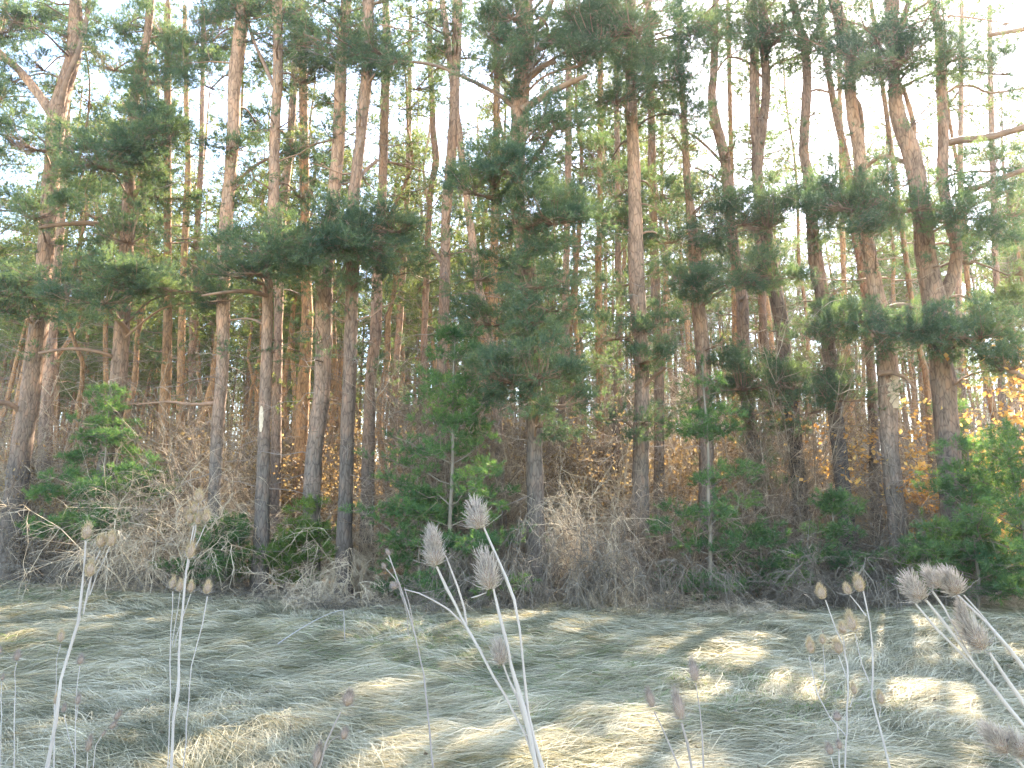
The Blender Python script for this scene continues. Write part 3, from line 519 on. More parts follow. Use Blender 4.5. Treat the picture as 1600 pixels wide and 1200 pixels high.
front_pine('thickest pine at right, its stem splitting into a tall fork', 14.6,
    [(1391, -20, 20), (1393, 20, 20), (1396, 100, 19), (1398, 140, 20), (1404, 186, 24), (1421, 229, 28), (1431, 270, 27), (1438, 320, 28), (1445, 388, 29), (1450, 425, 31), (1459, 460, 36), (1465, 501, 35), (1471, 569, 34), (1477, 636, 35), (1482, 704, 36), (1489, 790, 38), (1500, 910, 43)],
    forks=[[(1464, 470, 22), (1480, 452, 20), (1492, 417, 19), (1494, 385, 18), (1482, 337, 17), (1473, 280, 17), (1474, 202, 16), (1470, 135, 15), (1468, 50, 15), (1455, 0, 12)], [(1399, 60, 10), (1408, 40, 10), (1418, 10, 9), (1424, -20, 8)], [(1425, 232, 10), (1428, 200, 8), (1420, 165, 7), (1410, 135, 7)]],
    limbs=[[(1480, 223, 11, 0), (1505, 218, 11, -.2), (1535, 216, 11, -.5), (1570, 208, 10, -.8), (1620, 192, 8, -1.2)], [(1478, 146, 4, 0), (1492, 136, 4, 0), (1520, 135, 4, .1), (1550, 145, 4, .1), (1610, 136, 3, .3)],
           [(1480, 100, 5, 0), (1495, 92, 5, .1), (1530, 93, 4, .3), (1560, 100, 3, .4)], [(1488, 308, 6, 0), (1530, 292, 8, -.4), (1565, 278, 8, -.7), (1620, 258, 7, -1)], [(1488, 500, 6, 0), (1522, 542, 8, -.4), (1550, 566, 9, -.7), (1580, 580, 8, -1), (1620, 600, 6, -1.2)],
           [(1545, 55, 7, .2), (1575, 50, 7, 0), (1620, 42, 7, 0)]],
    pads=[(1410, 85, 55, 42, -.8, 1.4), (1480, 75, 45, 26, -.6, 1.1), (1430, 320, 50, 30, -1.0, 1.6), (1490, 330, 45, 30, -.9, 1.2), (1555, 330, 60, 45, -.9, 1), (1470, 520, 60, 28, -1.0, 1.7), (1530, 520, 60, 28, -1.1, 1.4), (1420, 515, 40, 22, -1, 1.2), (1570, 110, 45, 26, -.2, 1), (1580, 570, 45, 30, -1, 1.2), (1575, 30, 40, 26, 0, .7), (1560, 260, 40, 25, -.4, .8), (1580, 420, 50, 45, .6, .8), (1520, 400, 50, 40, .9, .7), (1540, 470, 50, 30, .8, .7), (1440, 90, 40, 30, -.6, 1)], seed=20, rmax=1.8)
# mid-distance pines that the photo shows one by one
MID = [
 ('orange pine close behind the stout leftmost pine', 21, [(96, 330, 12), (88, 420, 15), (80, 500, 18), (77, 600, 20), (72, 660, 20), (66, 860, 22)]),
 ('thin pine crossing the white gap left of the straight pine', 22, [(292, 200, 8), (294, 260, 9), (291, 330, 10), (287, 420, 10), (283, 560, 11), (278, 860, 12)]),
 ('dark thin pine between the white gap and the straight pine', 23, [(316, 150, 7), (314, 260, 8), (309, 340, 9), (303, 450, 10), (300, 600, 11), (298, 860, 12)]),
 ('brown pine in the shade behind the pale arching brush', 20, [(262, 380, 12), (262, 480, 13), (260, 590, 16), (254, 680, 17), (247, 870, 19)]),
 ('orange pine tight behind the slim pale scarred pine', 19, [(455, 200, 12), (447, 280, 13), (440, 350, 13), (436, 460, 14), (434, 560, 14), (428, 880, 17)]),
 ('dusky pine between the scarred pine and the rosy pine', 20, [(478, 420, 16), (480, 500, 18), (475, 600, 20), (470, 700, 20), (462, 880, 22)]),
 ('grey-red pine standing in the white gap behind the reddish pine', 22, [(640, 150, 7), (638, 260, 8), (632, 380, 9), (625, 500, 10), (618, 600, 10), (612, 870, 12)]),
 ('straight pine left of the biggest pine, carrying one dark tuft', 18.5, [(776, 180, 11), (774, 300, 12), (772, 400, 13), (770, 520, 15), (766, 640, 15), (762, 890, 17)]),
 ('leaning orange pine low behind the biggest pine', 17, [(745, 430, 12), (760, 500, 13), (772, 590, 13), (780, 700, 14), (786, 890, 16)]),
 ('thin bluish pine between the bent pine and the sturdy brown pine', 20, [(938, 150, 9), (938, 300, 9), (935, 420, 10), (936, 520, 12), (938, 640, 12), (938, 880, 13)]),
 ('red pine just left of the sturdy brown pine', 19, [(965, 330, 9), (966, 420, 10), (968, 480, 11), (966, 560, 12), (964, 660, 13), (962, 880, 14)]),
 ('pink pine tight behind the kinked pine', 20, [(1146, 440, 8), (1148, 500, 9), (1148, 560, 9), (1150, 880, 12)]),
 ('ochre pine between the kinked pine and the twin-stemmed pine', 19.5, [(1186, 330, 10), (1190, 450, 12), (1193, 518, 13), (1198, 600, 13), (1206, 880, 16)]),
 ('slim red pine seen in the white gap right of the shaggy collared pine', 21, [(1318, 420, 8), (1321, 500, 10), (1324, 560, 10), (1330, 640, 11), (1338, 880, 12)]),
 ('thin dark pine behind the fork of the thickest pine at right', 20, [(1500, 330, 8), (1498, 467, 9), (1502, 560, 9), (1508, 700, 10), (1514, 880, 12)]),
 ('slim pine in the bright gap left of the thickest pine', 19, [(1432, 520, 8), (1446, 580, 9), (1451, 640, 10), (1456, 720, 11), (1464, 880, 12)]),
 ('pair-like thin pine far right against the pale sky', 22, [(1548, 150, 8), (1552, 300, 8), (1556, 420, 9), (1562, 520, 10), (1575, 880, 12)]),
]
for i_, (lb, yd, pp) in enumerate(MID):
    x0, y0, w0 = pp[0]; x1, y1, w1 = pp[1]; sl = (x0 - x1) / (y1 - y0)
    k_ = max(0, y0 - 20); pp = [(x0 + sl * k_ * .6, 10, w0 * .8), (x0 + sl * k_ * .3, (y0 + 10) / 2, w0 * .9)] + pp if y0 > 90 else pp
    front_pine(lb, yd, pp, seed=40 + i_, crown=.8, rmax=1.3, dead=16, H=16.5, bk='bark_far' if i_ % 2 else 'bark', nd_mat='needle_far' if i_ % 3 else 'needle')

# ------------------------------------------------------------------ the crowd of pines behind
def variant(seed, H, h0, r0, rmax, dens, lean):
    rng = np.random.default_rng(seed); n = 14; z = np.linspace(0, H, n)
    x = np.cumsum(rng.normal(0, 0.10, n)) * lean; y = np.cumsum(rng.normal(0, 0.10, n)) * lean; x -= x[0]; y -= y[0]
    path = catmull(np.stack((x, y, z, r0 * (1 - 0.75 * (z / H) ** 1.3)), -1), 0.5)
    root = thing('pine_tree', 'slender bare-stemmed pine in the crowd of trunks deeper in the forest', 'pine tree', (0, 0, 0), 'crowd of pines deeper in the forest')
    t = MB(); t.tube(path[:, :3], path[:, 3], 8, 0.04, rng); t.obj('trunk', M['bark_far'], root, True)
    nd, wd, db = MB(), MB(), MB()
    high_crown(nd, wd, path, h0, H, rmax, rng, dens * 1.1, shoots=8, r=0.24, k=13, nl=0.10, wd=0.018)
    dead_branches(db, path, 0.6, h0, 75, rng, (0.3, 1.5), 0.007)
    nd.obj('crown', M['needle_far'], root); wd.obj('branches', M['limb'], root); db.obj('dead_branches', M['deadwood'], root)
    return root
VAR = [variant(101, 17, 9.5, 0.105, 1.5, 1.0, 1.0), variant(102, 16, 8.0, 0.10, 1.3, .9, 1.6), variant(103, 18, 11, 0.115, 1.6, 1.0, .8), variant(104, 15, 8.5, 0.075, 1.2, .8, 2.0), variant(105, 17, 7.0, 0.10, 1.5, .9, 1.2), variant(106, 16, 10, 0.08, 1.1, .8, 1.5)]
SPOTS = [(-6.6, 15.4, 1.4), (-9.5, 17.5, 0.3), (-6.0, 9.5, 0.1), (-3.6, 6.3, 0.1), (1.3, 14.0, 0.8), (2.0, 8.3, 0.1), (5.6, 18.0, 0.5), (-2.6, 7.6, .1), (10.5, 16.5, 3.0)]
def in_sun_lane(x, y):
    sx, sy = math.sin(R(SUN_AZ)), math.cos(R(SUN_AZ)); tn = math.tan(R(SUN_EL))
    for a, b, c in SPOTS:
        al = (x - a) * sx + (y - b) * sy; ac = abs((x - a) * sy - (y - b) * sx); h = c + al * tn
        if al > 0 and (6.8 if c > .6 else 7.5) < h < 17.5 and ac < (1.3 if c > .6 else .95): return True
    return False
rn = np.random.default_rng(77); PX = []; BACK = []; placed = []; used = set(); tries = 0
while len(placed) < 262 and tries < 20000:
    tries += 1
    yy = 18.5 + 36 * rn.random() ** 0.75; xx = rn.uniform(-1, 1) * (0.68 * yy + 2)
    if xx < -4 and rn.random() < 0.35: yy += rn.uniform(0, 14)
    if xx > 3 and yy > 34 and rn.random() < 0.35: continue
    if in_sun_lane(xx, yy): continue
    if any((xx - a) ** 2 + (yy - b) ** 2 < 1.45 for a, b in placed): continue
    pxx = 800 + xx / yy * F_PX
    if yy < 26 and (640 < pxx < 690 or 1400 < pxx < 1450 or 1230 < pxx < 1250): continue
    placed.append((xx, yy)); PX.append((pxx, yy)); vi = int(rn.integers(0, 6)); vi = (4 if rn.random() < .6 else 3) if pxx < 560 and rn.random() < .6 else ([0, 2, 5][vi % 3] if pxx > 900 else vi)
    loc = (xx, yy, float(gz(xx, yy)) - 0.05); rz = rn.uniform(0, 6.28); sc_ = rn.uniform(0.88, 1.12)
    if vi not in used:
        used.add(vi); v_ = VAR[vi]; BACK.append(v_); v_.location = loc; v_.rotation_euler = (0, 0, rz); v_.scale = (sc_,) * 3
    else: BACK.append(copy_tree(VAR[vi], loc, rz, sc_))
SHORT = {1: 'stout leftmost pine', 2: 'pine behind the drooping young pine', 3: 'straight pine by the arching brush', 4: 'scarred pine', 5: 'rosy pine', 6: 'grey curved pine', 7: 'reddish pine', 9: 'pale straight pine',
         10: 'biggest pine', 11: 'bent reddish pine', 12: 'sturdy brown pine', 14: 'smooth pink pine', 15: 'kinked pine', 16: 'twin-stemmed pine', 17: 'shaggy collared pine', 18: 'broken-bark pine', 20: 'thickest forked pine'}
fr = sorted((a, SHORT[c]) for a, b, c in FRONT if c in SHORT)
for (a, na), (b, nb_) in zip(fr[:-1], fr[1:]):
    inn = sorted((yy, k) for k, (pxx, yy) in enumerate(PX) if a + 9 < pxx < b - 9)
    if inn:
        o_ = BACK[inn[0][1]]; t_ = 'nearest slim background pine between the %s and the %s' % (na, nb_)
        if len(t_.split()) <= 16: o_['label'] = t_; del o_['group']

# ------------------------------------------------------------------ the far wood, one mass past the nearer pines
rw = np.random.default_rng(99); ft, fc = MB(), MB(); nfar = 0
for _ in range(760):
    yy = rw.uniform(37, 88); xx = rw.uniform(-.72, .72) * yy
    if xx > .3 * yy and rw.random() < .25: continue
    if in_sun_lane(xx, yy): continue
    b = np.array((xx, yy, float(gz(xx, yy)) - .1)); H_ = rw.uniform(13, 18); n_ = 7; z_ = np.linspace(0, H_, n_)
    pth = np.stack((np.cumsum(rw.normal(0, .16, n_)), np.cumsum(rw.normal(0, .16, n_)), z_), -1) + b
    ft.tube(pth, rw.uniform(.07, .13) * (1 - .75 * (z_ / H_) ** 1.3), 5)
    kk = 40; q_ = pth[rw.integers(1, 5, kk)]; q_ = q_ + np.array((0, 0, 1.0)) * rw.uniform(-1.5, 1.5, (kk, 1))
    th_ = rw.uniform(0, 6.28, kk); ft.twigs(q_, np.stack((np.cos(th_), np.sin(th_), rw.uniform(-.2, .3, kk)), -1), rw.uniform(.4, 1.6, kk), .012, 3, .3, .1, rw)
    h0_ = H_ * rw.uniform(.45, .62); m_ = 62; zz_ = rw.uniform(h0_, H_, m_); th_ = rw.uniform(0, 6.28, m_); r_ = rw.uniform(.1, 1.4, m_) * (1.15 - .7 * (zz_ - h0_) / (H_ - h0_))
    i_ = np.clip((zz_ / H_ * (n_ - 1)).astype(int), 0, n_ - 1); c_ = pth[i_] * np.array((1, 1, 0)) + np.stack((np.cos(th_) * r_, np.sin(th_) * r_, zz_ + b[2]), -1)
    clumps(fc, None, c_, pth[i_] * np.array((1, 1, 0)) + np.array((0, 0, 1.0)) * (zz_ + b[2] - .1)[:, None], rw, shoots=5, r=.26, k=9, nl=.13, wd=.035)
nt_ = sum(len(f) for f in ft.f); nc_ = sum(len(f) for f in fc.f)
fw = MB(); fw.v = ft.v + fc.v; fw.n = ft.n + fc.n; fw.f = ft.f + [f + ft.n for f in fc.f]
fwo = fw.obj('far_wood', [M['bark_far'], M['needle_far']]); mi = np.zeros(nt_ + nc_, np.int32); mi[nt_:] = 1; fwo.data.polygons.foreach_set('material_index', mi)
tag(fwo, 'far wood of countless thin pines closing the view behind the nearer trunks', 'far wood', kind='stuff')

# ------------------------------------------------------------------ young pines
def young_pine(label, px, Yd, h, rmax, seed, m='needle_young', z0=0.25, step=0.32, dens=1.0, droop=0.0, lean=0.0):
    rng = np.random.default_rng(seed); x = GX(px, Yd); base = np.array((x, Yd, float(gz(x, Yd)) - 0.03))
    root = thing('young_pine', label, 'young pine', tuple(base)); n = 10; z = np.linspace(0, h, n)
    path = catmull(np.stack((lean * (z / h) ** 1.3 + np.cumsum(rng.normal(0, .015, n)), np.cumsum(rng.normal(0, .015, n)), z, 0.012 + 0.035 * (h / 5) * (1 - z / h)), -1), 0.15)
    t = MB(); t.tube(path[:, :3], path[:, 3], 8, 0.04, rng); t.obj('trunk', M['twig_grey'], root, True)
    nd, wd = MB(), MB(); z = z0
    while z < h - 0.1:
        f = (z - z0) / (h - z0); prof = (1 - f) ** 0.75 * (0.55 + 0.45 * min(1, f * 5 + 0.5)); p = path_at(path, z)[:3]
        nb = rng.integers(3, 6); th0 = rng.uniform(0, 6.28)
        for b in range(nb):
            if rng.random() < 0.12: continue
            th = th0 + b * 6.283 / nb + rng.normal(0, .25); L = rmax * prof * rng.uniform(0.6, 1.15) + 0.12
            d = np.array([[math.cos(th), math.sin(th), 0.25 + 0.5 * f - droop]]); e, ed, pts = wd.twigs([p], d, L, 0.005 + 0.008 * L, 5, 0.12, -0.12 + droop, rng, sides=4)
            mm = max(3, int(dens * 16 * L)); tt = rng.uniform(0.3, 1.02, mm); qq = pts[0][np.clip((tt * 5).round().astype(int), 0, 5)]
            c = qq + rng.standard_normal((mm, 3)) * np.array((0.13, 0.13, 0.05)) * (0.6 + 0.5 * L)
            clumps(nd, wd, c, qq, rng, shoots=7, r=0.13, k=26, nl=0.08, wd=0.009, sl=0.12, flat=0.5, twig_r=0.004)
        z += step * rng.uniform(0.7, 1.3)
    e = path[-1, :3]; nd.needles(np.repeat(path[-4:, :3], 2, 0), np.repeat(np.array([[0, 0, 1.0]]), 8, 0), 30, .15, .08, .007, rng)
    nd.obj('crown', M[m], root); wd.obj('branches', M['twig_grey'], root); return root
young_pine('tall bright green young pine in front of the trunks left of centre', 703, 13.6, 4.7, 1.45, 201, dens=0.62, step=.36)
young_pine('bushy green young pine at the foot of the tall bright one', 655, 13.9, 2.1, 0.9, 202)
young_pine('thin layered young pine with a bare grey stem right of centre', 1112, 14.0, 4.3, 1.0, 203, dens=0.8, step=.6, z0=.35)
young_pine('low dark green young pine spreading at the foot of the layered one', 1190, 14.6, 1.3, 1.0, 204, dens=1.0)
young_pine('bushy young pine at the right edge under the golden oak', 1530, 13.0, 2.55, 1.15, 205, dens=.75)
young_pine('large green young pine cut by the right frame edge', 1612, 12.8, 3.0, 1.25, 206, dens=.75)
young_pine('small lime green young pine between the scarred pine and the rosy pine', 476, 15.2, 1.75, 0.62, 207, m='needle_lime', dens=.9)
young_pine('small dark green young pine behind the tall left teasel', 345, 15.2, 1.45, 0.75, 208)
young_pine('drooping young pine at left whose top catches yellow light', 150, 16.4, 4.1, 1.45, 209, m='needle_young', dens=.85, droop=0.35, z0=1.3, step=.34)
young_pine('dark young pine low between the shaggy pine and the broken-bark pine', 1308, 14.6, 2.0, 0.75, 210, dens=.9, step=.4)
young_pine('lime tipped young pine at the foot of the thickest pine', 1462, 13.4, 1.5, 0.6, 211, m='needle_lime')
young_pine('faint young pine standing before the golden oak', 1512, 16.5, 3.9, .45, 212, dens=.8, step=.35)
young_pine('tiny yellow-green young pine near the foot of the scarred pine', 440, 15.6, 1.1, 0.5, 213, m='needle_lime')

# ------------------------------------------------------------------ bare brush
def brush_mesh(seed, h, spread, n0, m, arch=0.3, r=0.013, n1=3, n2=4):
    rng = np.random.default_rng(seed); b = MB(); th = rng.uniform(0, 6.28, n0); rr = rng.random(n0) * spread * 0.5
    p = np.stack((np.cos(th) * rr, np.sin(th) * rr, np.zeros(n0)), -1); tilt = rng.uniform(0.1, 0.9, n0) * spread / h
    d = np.stack((np.cos(th) * tilt, np.sin(th) * tilt, np.ones(n0)), -1) + rng.normal(0, .15, (n0, 3))
    L = h * rng.uniform(0.45, 1.05, n0); e, ed, pts = b.twigs(p, d, L, r, 6, 0.2, arch, rng)
    s = np.concatenate([pts[:, k] for k in (2, 3, 4, 5, 6) for _ in range(n1)]); LL = np.tile(L, 5 * n1)
    dd = np.tile(ed, (5 * n1, 1)) + rng.standard_normal((len(s), 3)) * 0.75
    e2, ed2, p2 = b.twigs(s, dd, LL * rng.uniform(0.15, 0.5, len(s)), r * 0.5, 4, 0.35, arch, rng)
    s3 = np.concatenate([p2[:, k] for k in (1, 2, 3, 4) for _ in range(n2 // 2)]); d3 = np.tile(ed2, (4 * (n2 // 2), 1)) + rng.standard_normal((len(s3), 3)) * 0.7
    e3, ed3, p3 = b.twigs(s3, d3, rng.uniform(0.1, 0.32, len(s3)) * h * 0.4, r * 0.25, 3, 0.3, arch, rng)
    return b, np.concatenate((p2.reshape(-1, 3), p3.reshape(-1, 3)))
def put(meshobj, px, Yd, sc, rz): 
    x = GX(px, Yd); meshobj.location = (x, Yd, float(gz(x, Yd)) - .04); meshobj.rotation_euler = (0, 0, rz); meshobj.scale = sc if isinstance(sc, tuple) else (sc,) * 3
BR = {}
for key, a in dict(a=(301, 2.2, 1.6, 26, 'twig', .3), b=(302, 1.7, 1.8, 30, 'twig_grey', .55), c=(303, 2.6, 1.5, 30, 'twig_pale', .45), d=(304, 4.2, 1.5, 26, 'twig', .15), g=(307, 3.8, 1.6, 28, 'twig_pale', .25), e=(305, 1.1, 1.6, 30, 'twig_pale', .6), f=(306, 1.9, 1.9, 34, 'twig_grey', .75)).items():
    BR[key] = brush_mesh(a[0], a[1], a[2], a[3], a[4], a[5])[0].mesh('bare_brush', M[a[4]])
def brush(key, px, Yd, sc, rz, label, group=None):
    o = bpy.data.objects.new('bare_shrub', BR[key]); COL.objects.link(o); put(o, px, Yd, sc, rz); tag(o, label, 'bare shrub', group); return o
brush('c', 262, 15.4, (1.25, 1.1, 1.1), .3, 'pale arching leafless shrub glowing between the leftmost pines')
brush('c', 225, 16.6, (1, 1, 1.2), 2.1, 'taller pale shrub of fine twigs behind the glowing arching shrub')
brush('a', 80, 18.4, 1.0, 1.0, 'dull brown leafless shrub at the foot of the leftmost pine')
brush('b', 150, 17.2, 1.1, 2.0, 'low grey-brown leafless shrub under the drooping young pine')
brush('b', 20, 19.3, 1.2, 0.5, 'dark leafless shrub cut by the left frame edge')
brush('f', 832, 13.7, (.95, .95, 1.35), .4, 'dense grey tangled shrub round the foot of the biggest pine')
brush('f', 800, 14.2, (.8, .8, 1.15), 2.4, 'grey tangled shrub just left of the biggest pine')
brush('c', 915, 14.0, (.55, .55, 1.05), 1.4, 'upright tan shrub lit by the sun right of the biggest pine')
brush('e', 925, 13.7, (.6, .6, .9), .2, 'low pale tuft of dead stems below the tan sunlit shrub')
brush('f', 985, 14.4, (1, 1, 1.15), 3.0, 'grey-brown tangle in the shade below the sturdy brown pine')
brush('a', 1030, 14.8, (1, 1, 1.1), 4.0, 'brown tangle left of the thin layered young pine')
brush('f', 1395, 14.3, (1.1, 1.1, 1.25), .9, 'grey tangled shrub round the foot of the broken-bark pine')
brush('a', 1440, 15.2, (1, 1, 1.25), 2.9, 'brown tangled shrub left of the thickest pine')
brush('e', 560, 14.6, 1.2, 2.2, 'pale fine-twigged shrub left of the tall young pine')
brush('c', 560, 15.8, .9, .7, 'tan arching shrub between the rosy pine and the grey curved pine')
brush('b', 1240, 14.4, 1.0, .7, 'low brown shrub below the twin-stemmed pine')
rb = np.random.default_rng(88)
for i_ in range(26):        # low dead stems along the meadow's edge
    px = 20 + i_ * 62 + rb.uniform(-20, 20); xg = (px - 800) / F_PX * 14.5; yd = float(edge_y(xg)) + rb.uniform(-.1, .7)
    xg = (px - 800) / F_PX * yd; yd = float(edge_y(xg)) + rb.uniform(-.1, .6)
    brush('e' if rb.random() < .45 else 'b', px, yd, (rb.uniform(.6, 1), rb.uniform(.6, 1), rb.uniform(.3, .6)), rb.uniform(0, 6.3), 'low tangle of dead stems where the meadow meets the trees', 'low dead stems along the forest edge')
for i_ in range(95):        # brush filling the shade between the trunks
    yd = rb.uniform(15.5, 36); xx = rb.uniform(-.66, .66) * yd; px = 800 + xx / yd * F_PX
    brush('agcddg'[rb.integers(0, 6)], px, max(yd, float(edge_y(xx)) + 1.2), (rb.uniform(.8, 1.4), rb.uniform(.8, 1.4), rb.uniform(.8, 1.5)), rb.uniform(0, 6.3), 'leafless brown brush filling the shade between the trunks', 'brush between the trunks')

# ------------------------------------------------------------------ leafy shrubs
def leafy_shrub(name, seed, h, spread, n0, leaf, nleaf, L, wd, arch=.15, n1=4):
    b, tips = brush_mesh(seed, h, spread, n0, 'twig', arch, 0.010, n1, 4); rng = np.random.default_rng(seed + 1)
    tips = tips[tips[:, 2] > 0.15 * h]; sel = tips[rng.integers(0, len(tips), nleaf)] + rng.normal(0, .05, (nleaf, 3))
    l = MB(); l.cards(sel, L, wd, rng, -.2); root = bpy.data.objects.new(name, None); COL.objects.link(root)
    b.obj('stems', M['twig'], root); l.obj('leaves', M[leaf], root); return root
def settle(o, px, Yd, sc, rz, label, cat, group=None): put(o, px, Yd, sc, rz); tag(o, label, cat, group)
oak = leafy_shrub('oak_sapling', 401, 4.6, 3.2, 16, 'oak', 15000, .12, .08)
settle(oak, 1592, 16.2, (1, 1, .82), 0, 'golden-leaved oak sapling lit up at the right edge behind the young pines', 'oak sapling')
ok2 = leafy_shrub('oak_sapling', 402, 3.2, 2.4, 14, 'ochre', 6000, .10, .07)
settle(ok2, 1385, 20.5, .95, 0, 'small brown-leaved oak between the broken-bark pine and the thickest pine', 'oak sapling')
och = leafy_shrub('leafy_shrub', 403, 3.4, 2.4, 16, 'ochre', 7000, .09, .06)
lim = leafy_shrub('leafy_shrub', 404, 4.5, 3.0, 14, 'lime', 5200, .12, .08)
settle(och, 1060, 18.5, (1, 1, 1.25), 0, 'rust-brown shrub still holding leaves behind the layered young pine', 'leafy shrub')
r = copy_tree(och, (GX(960, 19.5), 19.5, float(gz(0, 19.5))), 2.0, 1.0, 'brown shrub still holding leaves behind the grey-brown tangle')
r = copy_tree(och, (GX(1270, 19), 19, float(gz(0, 19))), 3.0, 1.0, 'glowing ochre shrub low behind the twin-stemmed pine')
for i_ in range(58):
    yd = rb.uniform(19, 46); xx = rb.uniform(-.66, .66) * yd
    copy_tree(och, (xx, yd, float(gz(xx, yd)) - .05), rb.uniform(0, 6.3), rb.uniform(.7, 1.3), 'brown-leaved undergrowth shrub deep among the trunks', 'brown undergrowth among the trunks')
for i_ in range(30):  # far shrubs added for the yellow-green glow behind the trunks
    yd = rb.uniform(36, 62); xx = (rb.uniform(-.7, .1) if i_ < 20 else rb.uniform(.1, .68)) * yd
    s = rb.uniform(1.0, 1.8) if i_ < 20 else rb.uniform(.6, 1.0)
    loc = (xx, yd, float(gz(xx, yd)) - .05)
    if i_ == 0:
        lim.location = loc; lim.scale = (s,) * 3; tag(lim, 'yellow-green shrub glowing at the far side of the forest', 'leafy shrub', 'yellow-green growth beyond the trunks')
    else: copy_tree(lim, loc, rb.uniform(0, 6.3), s)

# ------------------------------------------------------------------ teasels
def teasel_head(name, seed, nsp, slen, sw, smat, bract=True):
    """unit head: base at origin, body 1 long, 0.56 wide"""
    rng = np.random.default_rng(seed); b = MB(); t = np.linspace(0, 1, 14)
    r = 0.25 * np.sin(np.pi * np.clip(t, 0.02, 0.985)) ** 0.55 * (1.05 - 0.25 * t); b.tube(np.stack((0 * t, 0 * t, t), -1), r, 14, 0.07, rng)
    body = b.mesh('seed_head', M['head'], True)
    u = (np.arange(nsp) + .5) / nsp; th = np.arange(nsp) * 2.39996; zz = u; rr = 0.25 * np.sin(np.pi * np.clip(zz, .03, .97)) ** 0.55 * (1.05 - .25 * zz)
    out = np.stack((np.cos(th), np.sin(th), 0 * th), -1); base = out * rr[:, None] * .9; base[:, 2] = zz
    d = out * (1 - .75 * zz[:, None] ** 2) + np.array((0, 0, 1.0)) * (0.35 + 1.5 * zz[:, None]) + rng.normal(0, .16, (nsp, 3))
    ln = slen * (0.75 + 0.6 * zz) * rng.uniform(.75, 1.25, nsp); s = MB()
    s.twigs(base, d, ln, sw, 3, .2, -.1, rng); sp_ = s.mesh('spines', M[smat])
    br = None
    if bract:
        q = MB(); n = 9; a = np.arange(n) * 6.283 / n + rng.normal(0, .2, n); o_ = np.stack((np.cos(a), np.sin(a), 0 * a + .12), -1)
        q.twigs(o_ * .03, o_, rng.uniform(.5, 1.0, n), .016, 7, .12, -.75, rng, sides=4); br = q.mesh('bracts', M['stem'])
    return body, sp_, br
HV = {'near': [teasel_head('h', 500 + i, 300, .40, .016, 'spine_pale') for i in range(3)], 'far': [teasel_head('h', 510 + i, 240, .25, .013, 'spine_gold') for i in range(3)], 'dull': [teasel_head('h', 520 + i, 240, .28, .012, 'spine') for i in range(2)]}
hc = [0]
def teasel(label, Yd, stems, heads, kind='far', smat='stem', name='teasel', prick=True, cat='teasel', group=None):
    """stems: [(x, y, width)] top first, last point is where it leaves towards the ground; heads: (cx, cy, width, height, lean_x px)"""
    rng = np.random.default_rng(int(Yd * 100) + len(label)); allp = []
    # root on the ground: continue the first stem
    s0 = stems[0]; a = P(s0[-2][0], s0[-2][1], Yd); b = P(s0[-1][0], s0[-1][1], Yd); d = b - a; d /= np.linalg.norm(d)
    d[2] = min(d[2], -.25); gzv = float(gz(b[0], Yd)); k = (b[2] - gzv) / -d[2]; kx = min(abs(k * d[0]), .35 * k + .05) * (1 if d[0] > 0 else -1)
    base = np.array((b[0] + kx * .55, Yd, gzv))
    root = thing(name, label, cat, tuple(base), group)
    for i_, st in enumerate(stems):
        pts = [np.append(P(x, y, Yd + .004 * i_) - base, w_ * .84 * mpp(Yd, y) / 2) for x, y, w_ in st]
        if i_ == 0 or (st[-1][1] >= 1190): pts.append(np.append((pts[-1][0] * .45, 0.0, pts[-1][2] * .5), pts[-1][3] * 1.1)); pts.append(np.array((0.004 * i_, 0, -.02, pts[-1][3] * 1.2)))
        c = catmull(np.array(pts), .03 if Yd < 2 else .06); c[1:-1, :2] += rng.normal(0, .0009 if Yd < 2 else .0016, (len(c) - 2, 2)); m = MB(); m.tube(c[:, :3], c[:, 3] * (1 + .12 * rng.standard_normal(len(c))), 7, .04, rng)
        if prick and Yd < 3.2:
            n = int(len(c) * 2.2); ii = rng.integers(0, len(c), n); dd = rng.standard_normal((n, 3)); m.twigs(c[ii, :3], dd, c[ii, 3] * 2.4, c[ii, 3] * .22, 1, 0, 0, rng)
        m.obj('stem', M[smat], root, True)
    for h in heads:
        cx, cy, wx, hy, lean = h; s = mpp(Yd, cy); L = hy * s; c = P(cx, cy, Yd) - base; ax = Vector((lean * s, rng.uniform(-.15, .15) * L, hy * s)).normalized()
        body, spn, brc = HV[kind][hc[0] % len(HV[kind])]; hc[0] += 1
        o = bpy.data.objects.new('seed_head', body); COL.objects.link(o); o.parent = root
        bl = L * .78; o.location = Vector(c) - ax * bl * .5; q = ax.to_track_quat('Z', 'X'); o.rotation_mode = 'QUATERNION'; o.rotation_quaternion = q
        wsc = wx * s / .86; o.scale = (wsc, wsc, bl)
        p = bpy.data.objects.new('spines', spn); COL.objects.link(p); p.parent = o
        if brc and kind != 'far' or rng.random() < .4: p = bpy.data.objects.new('bracts', brc); COL.objects.link(p); p.parent = o
    return root
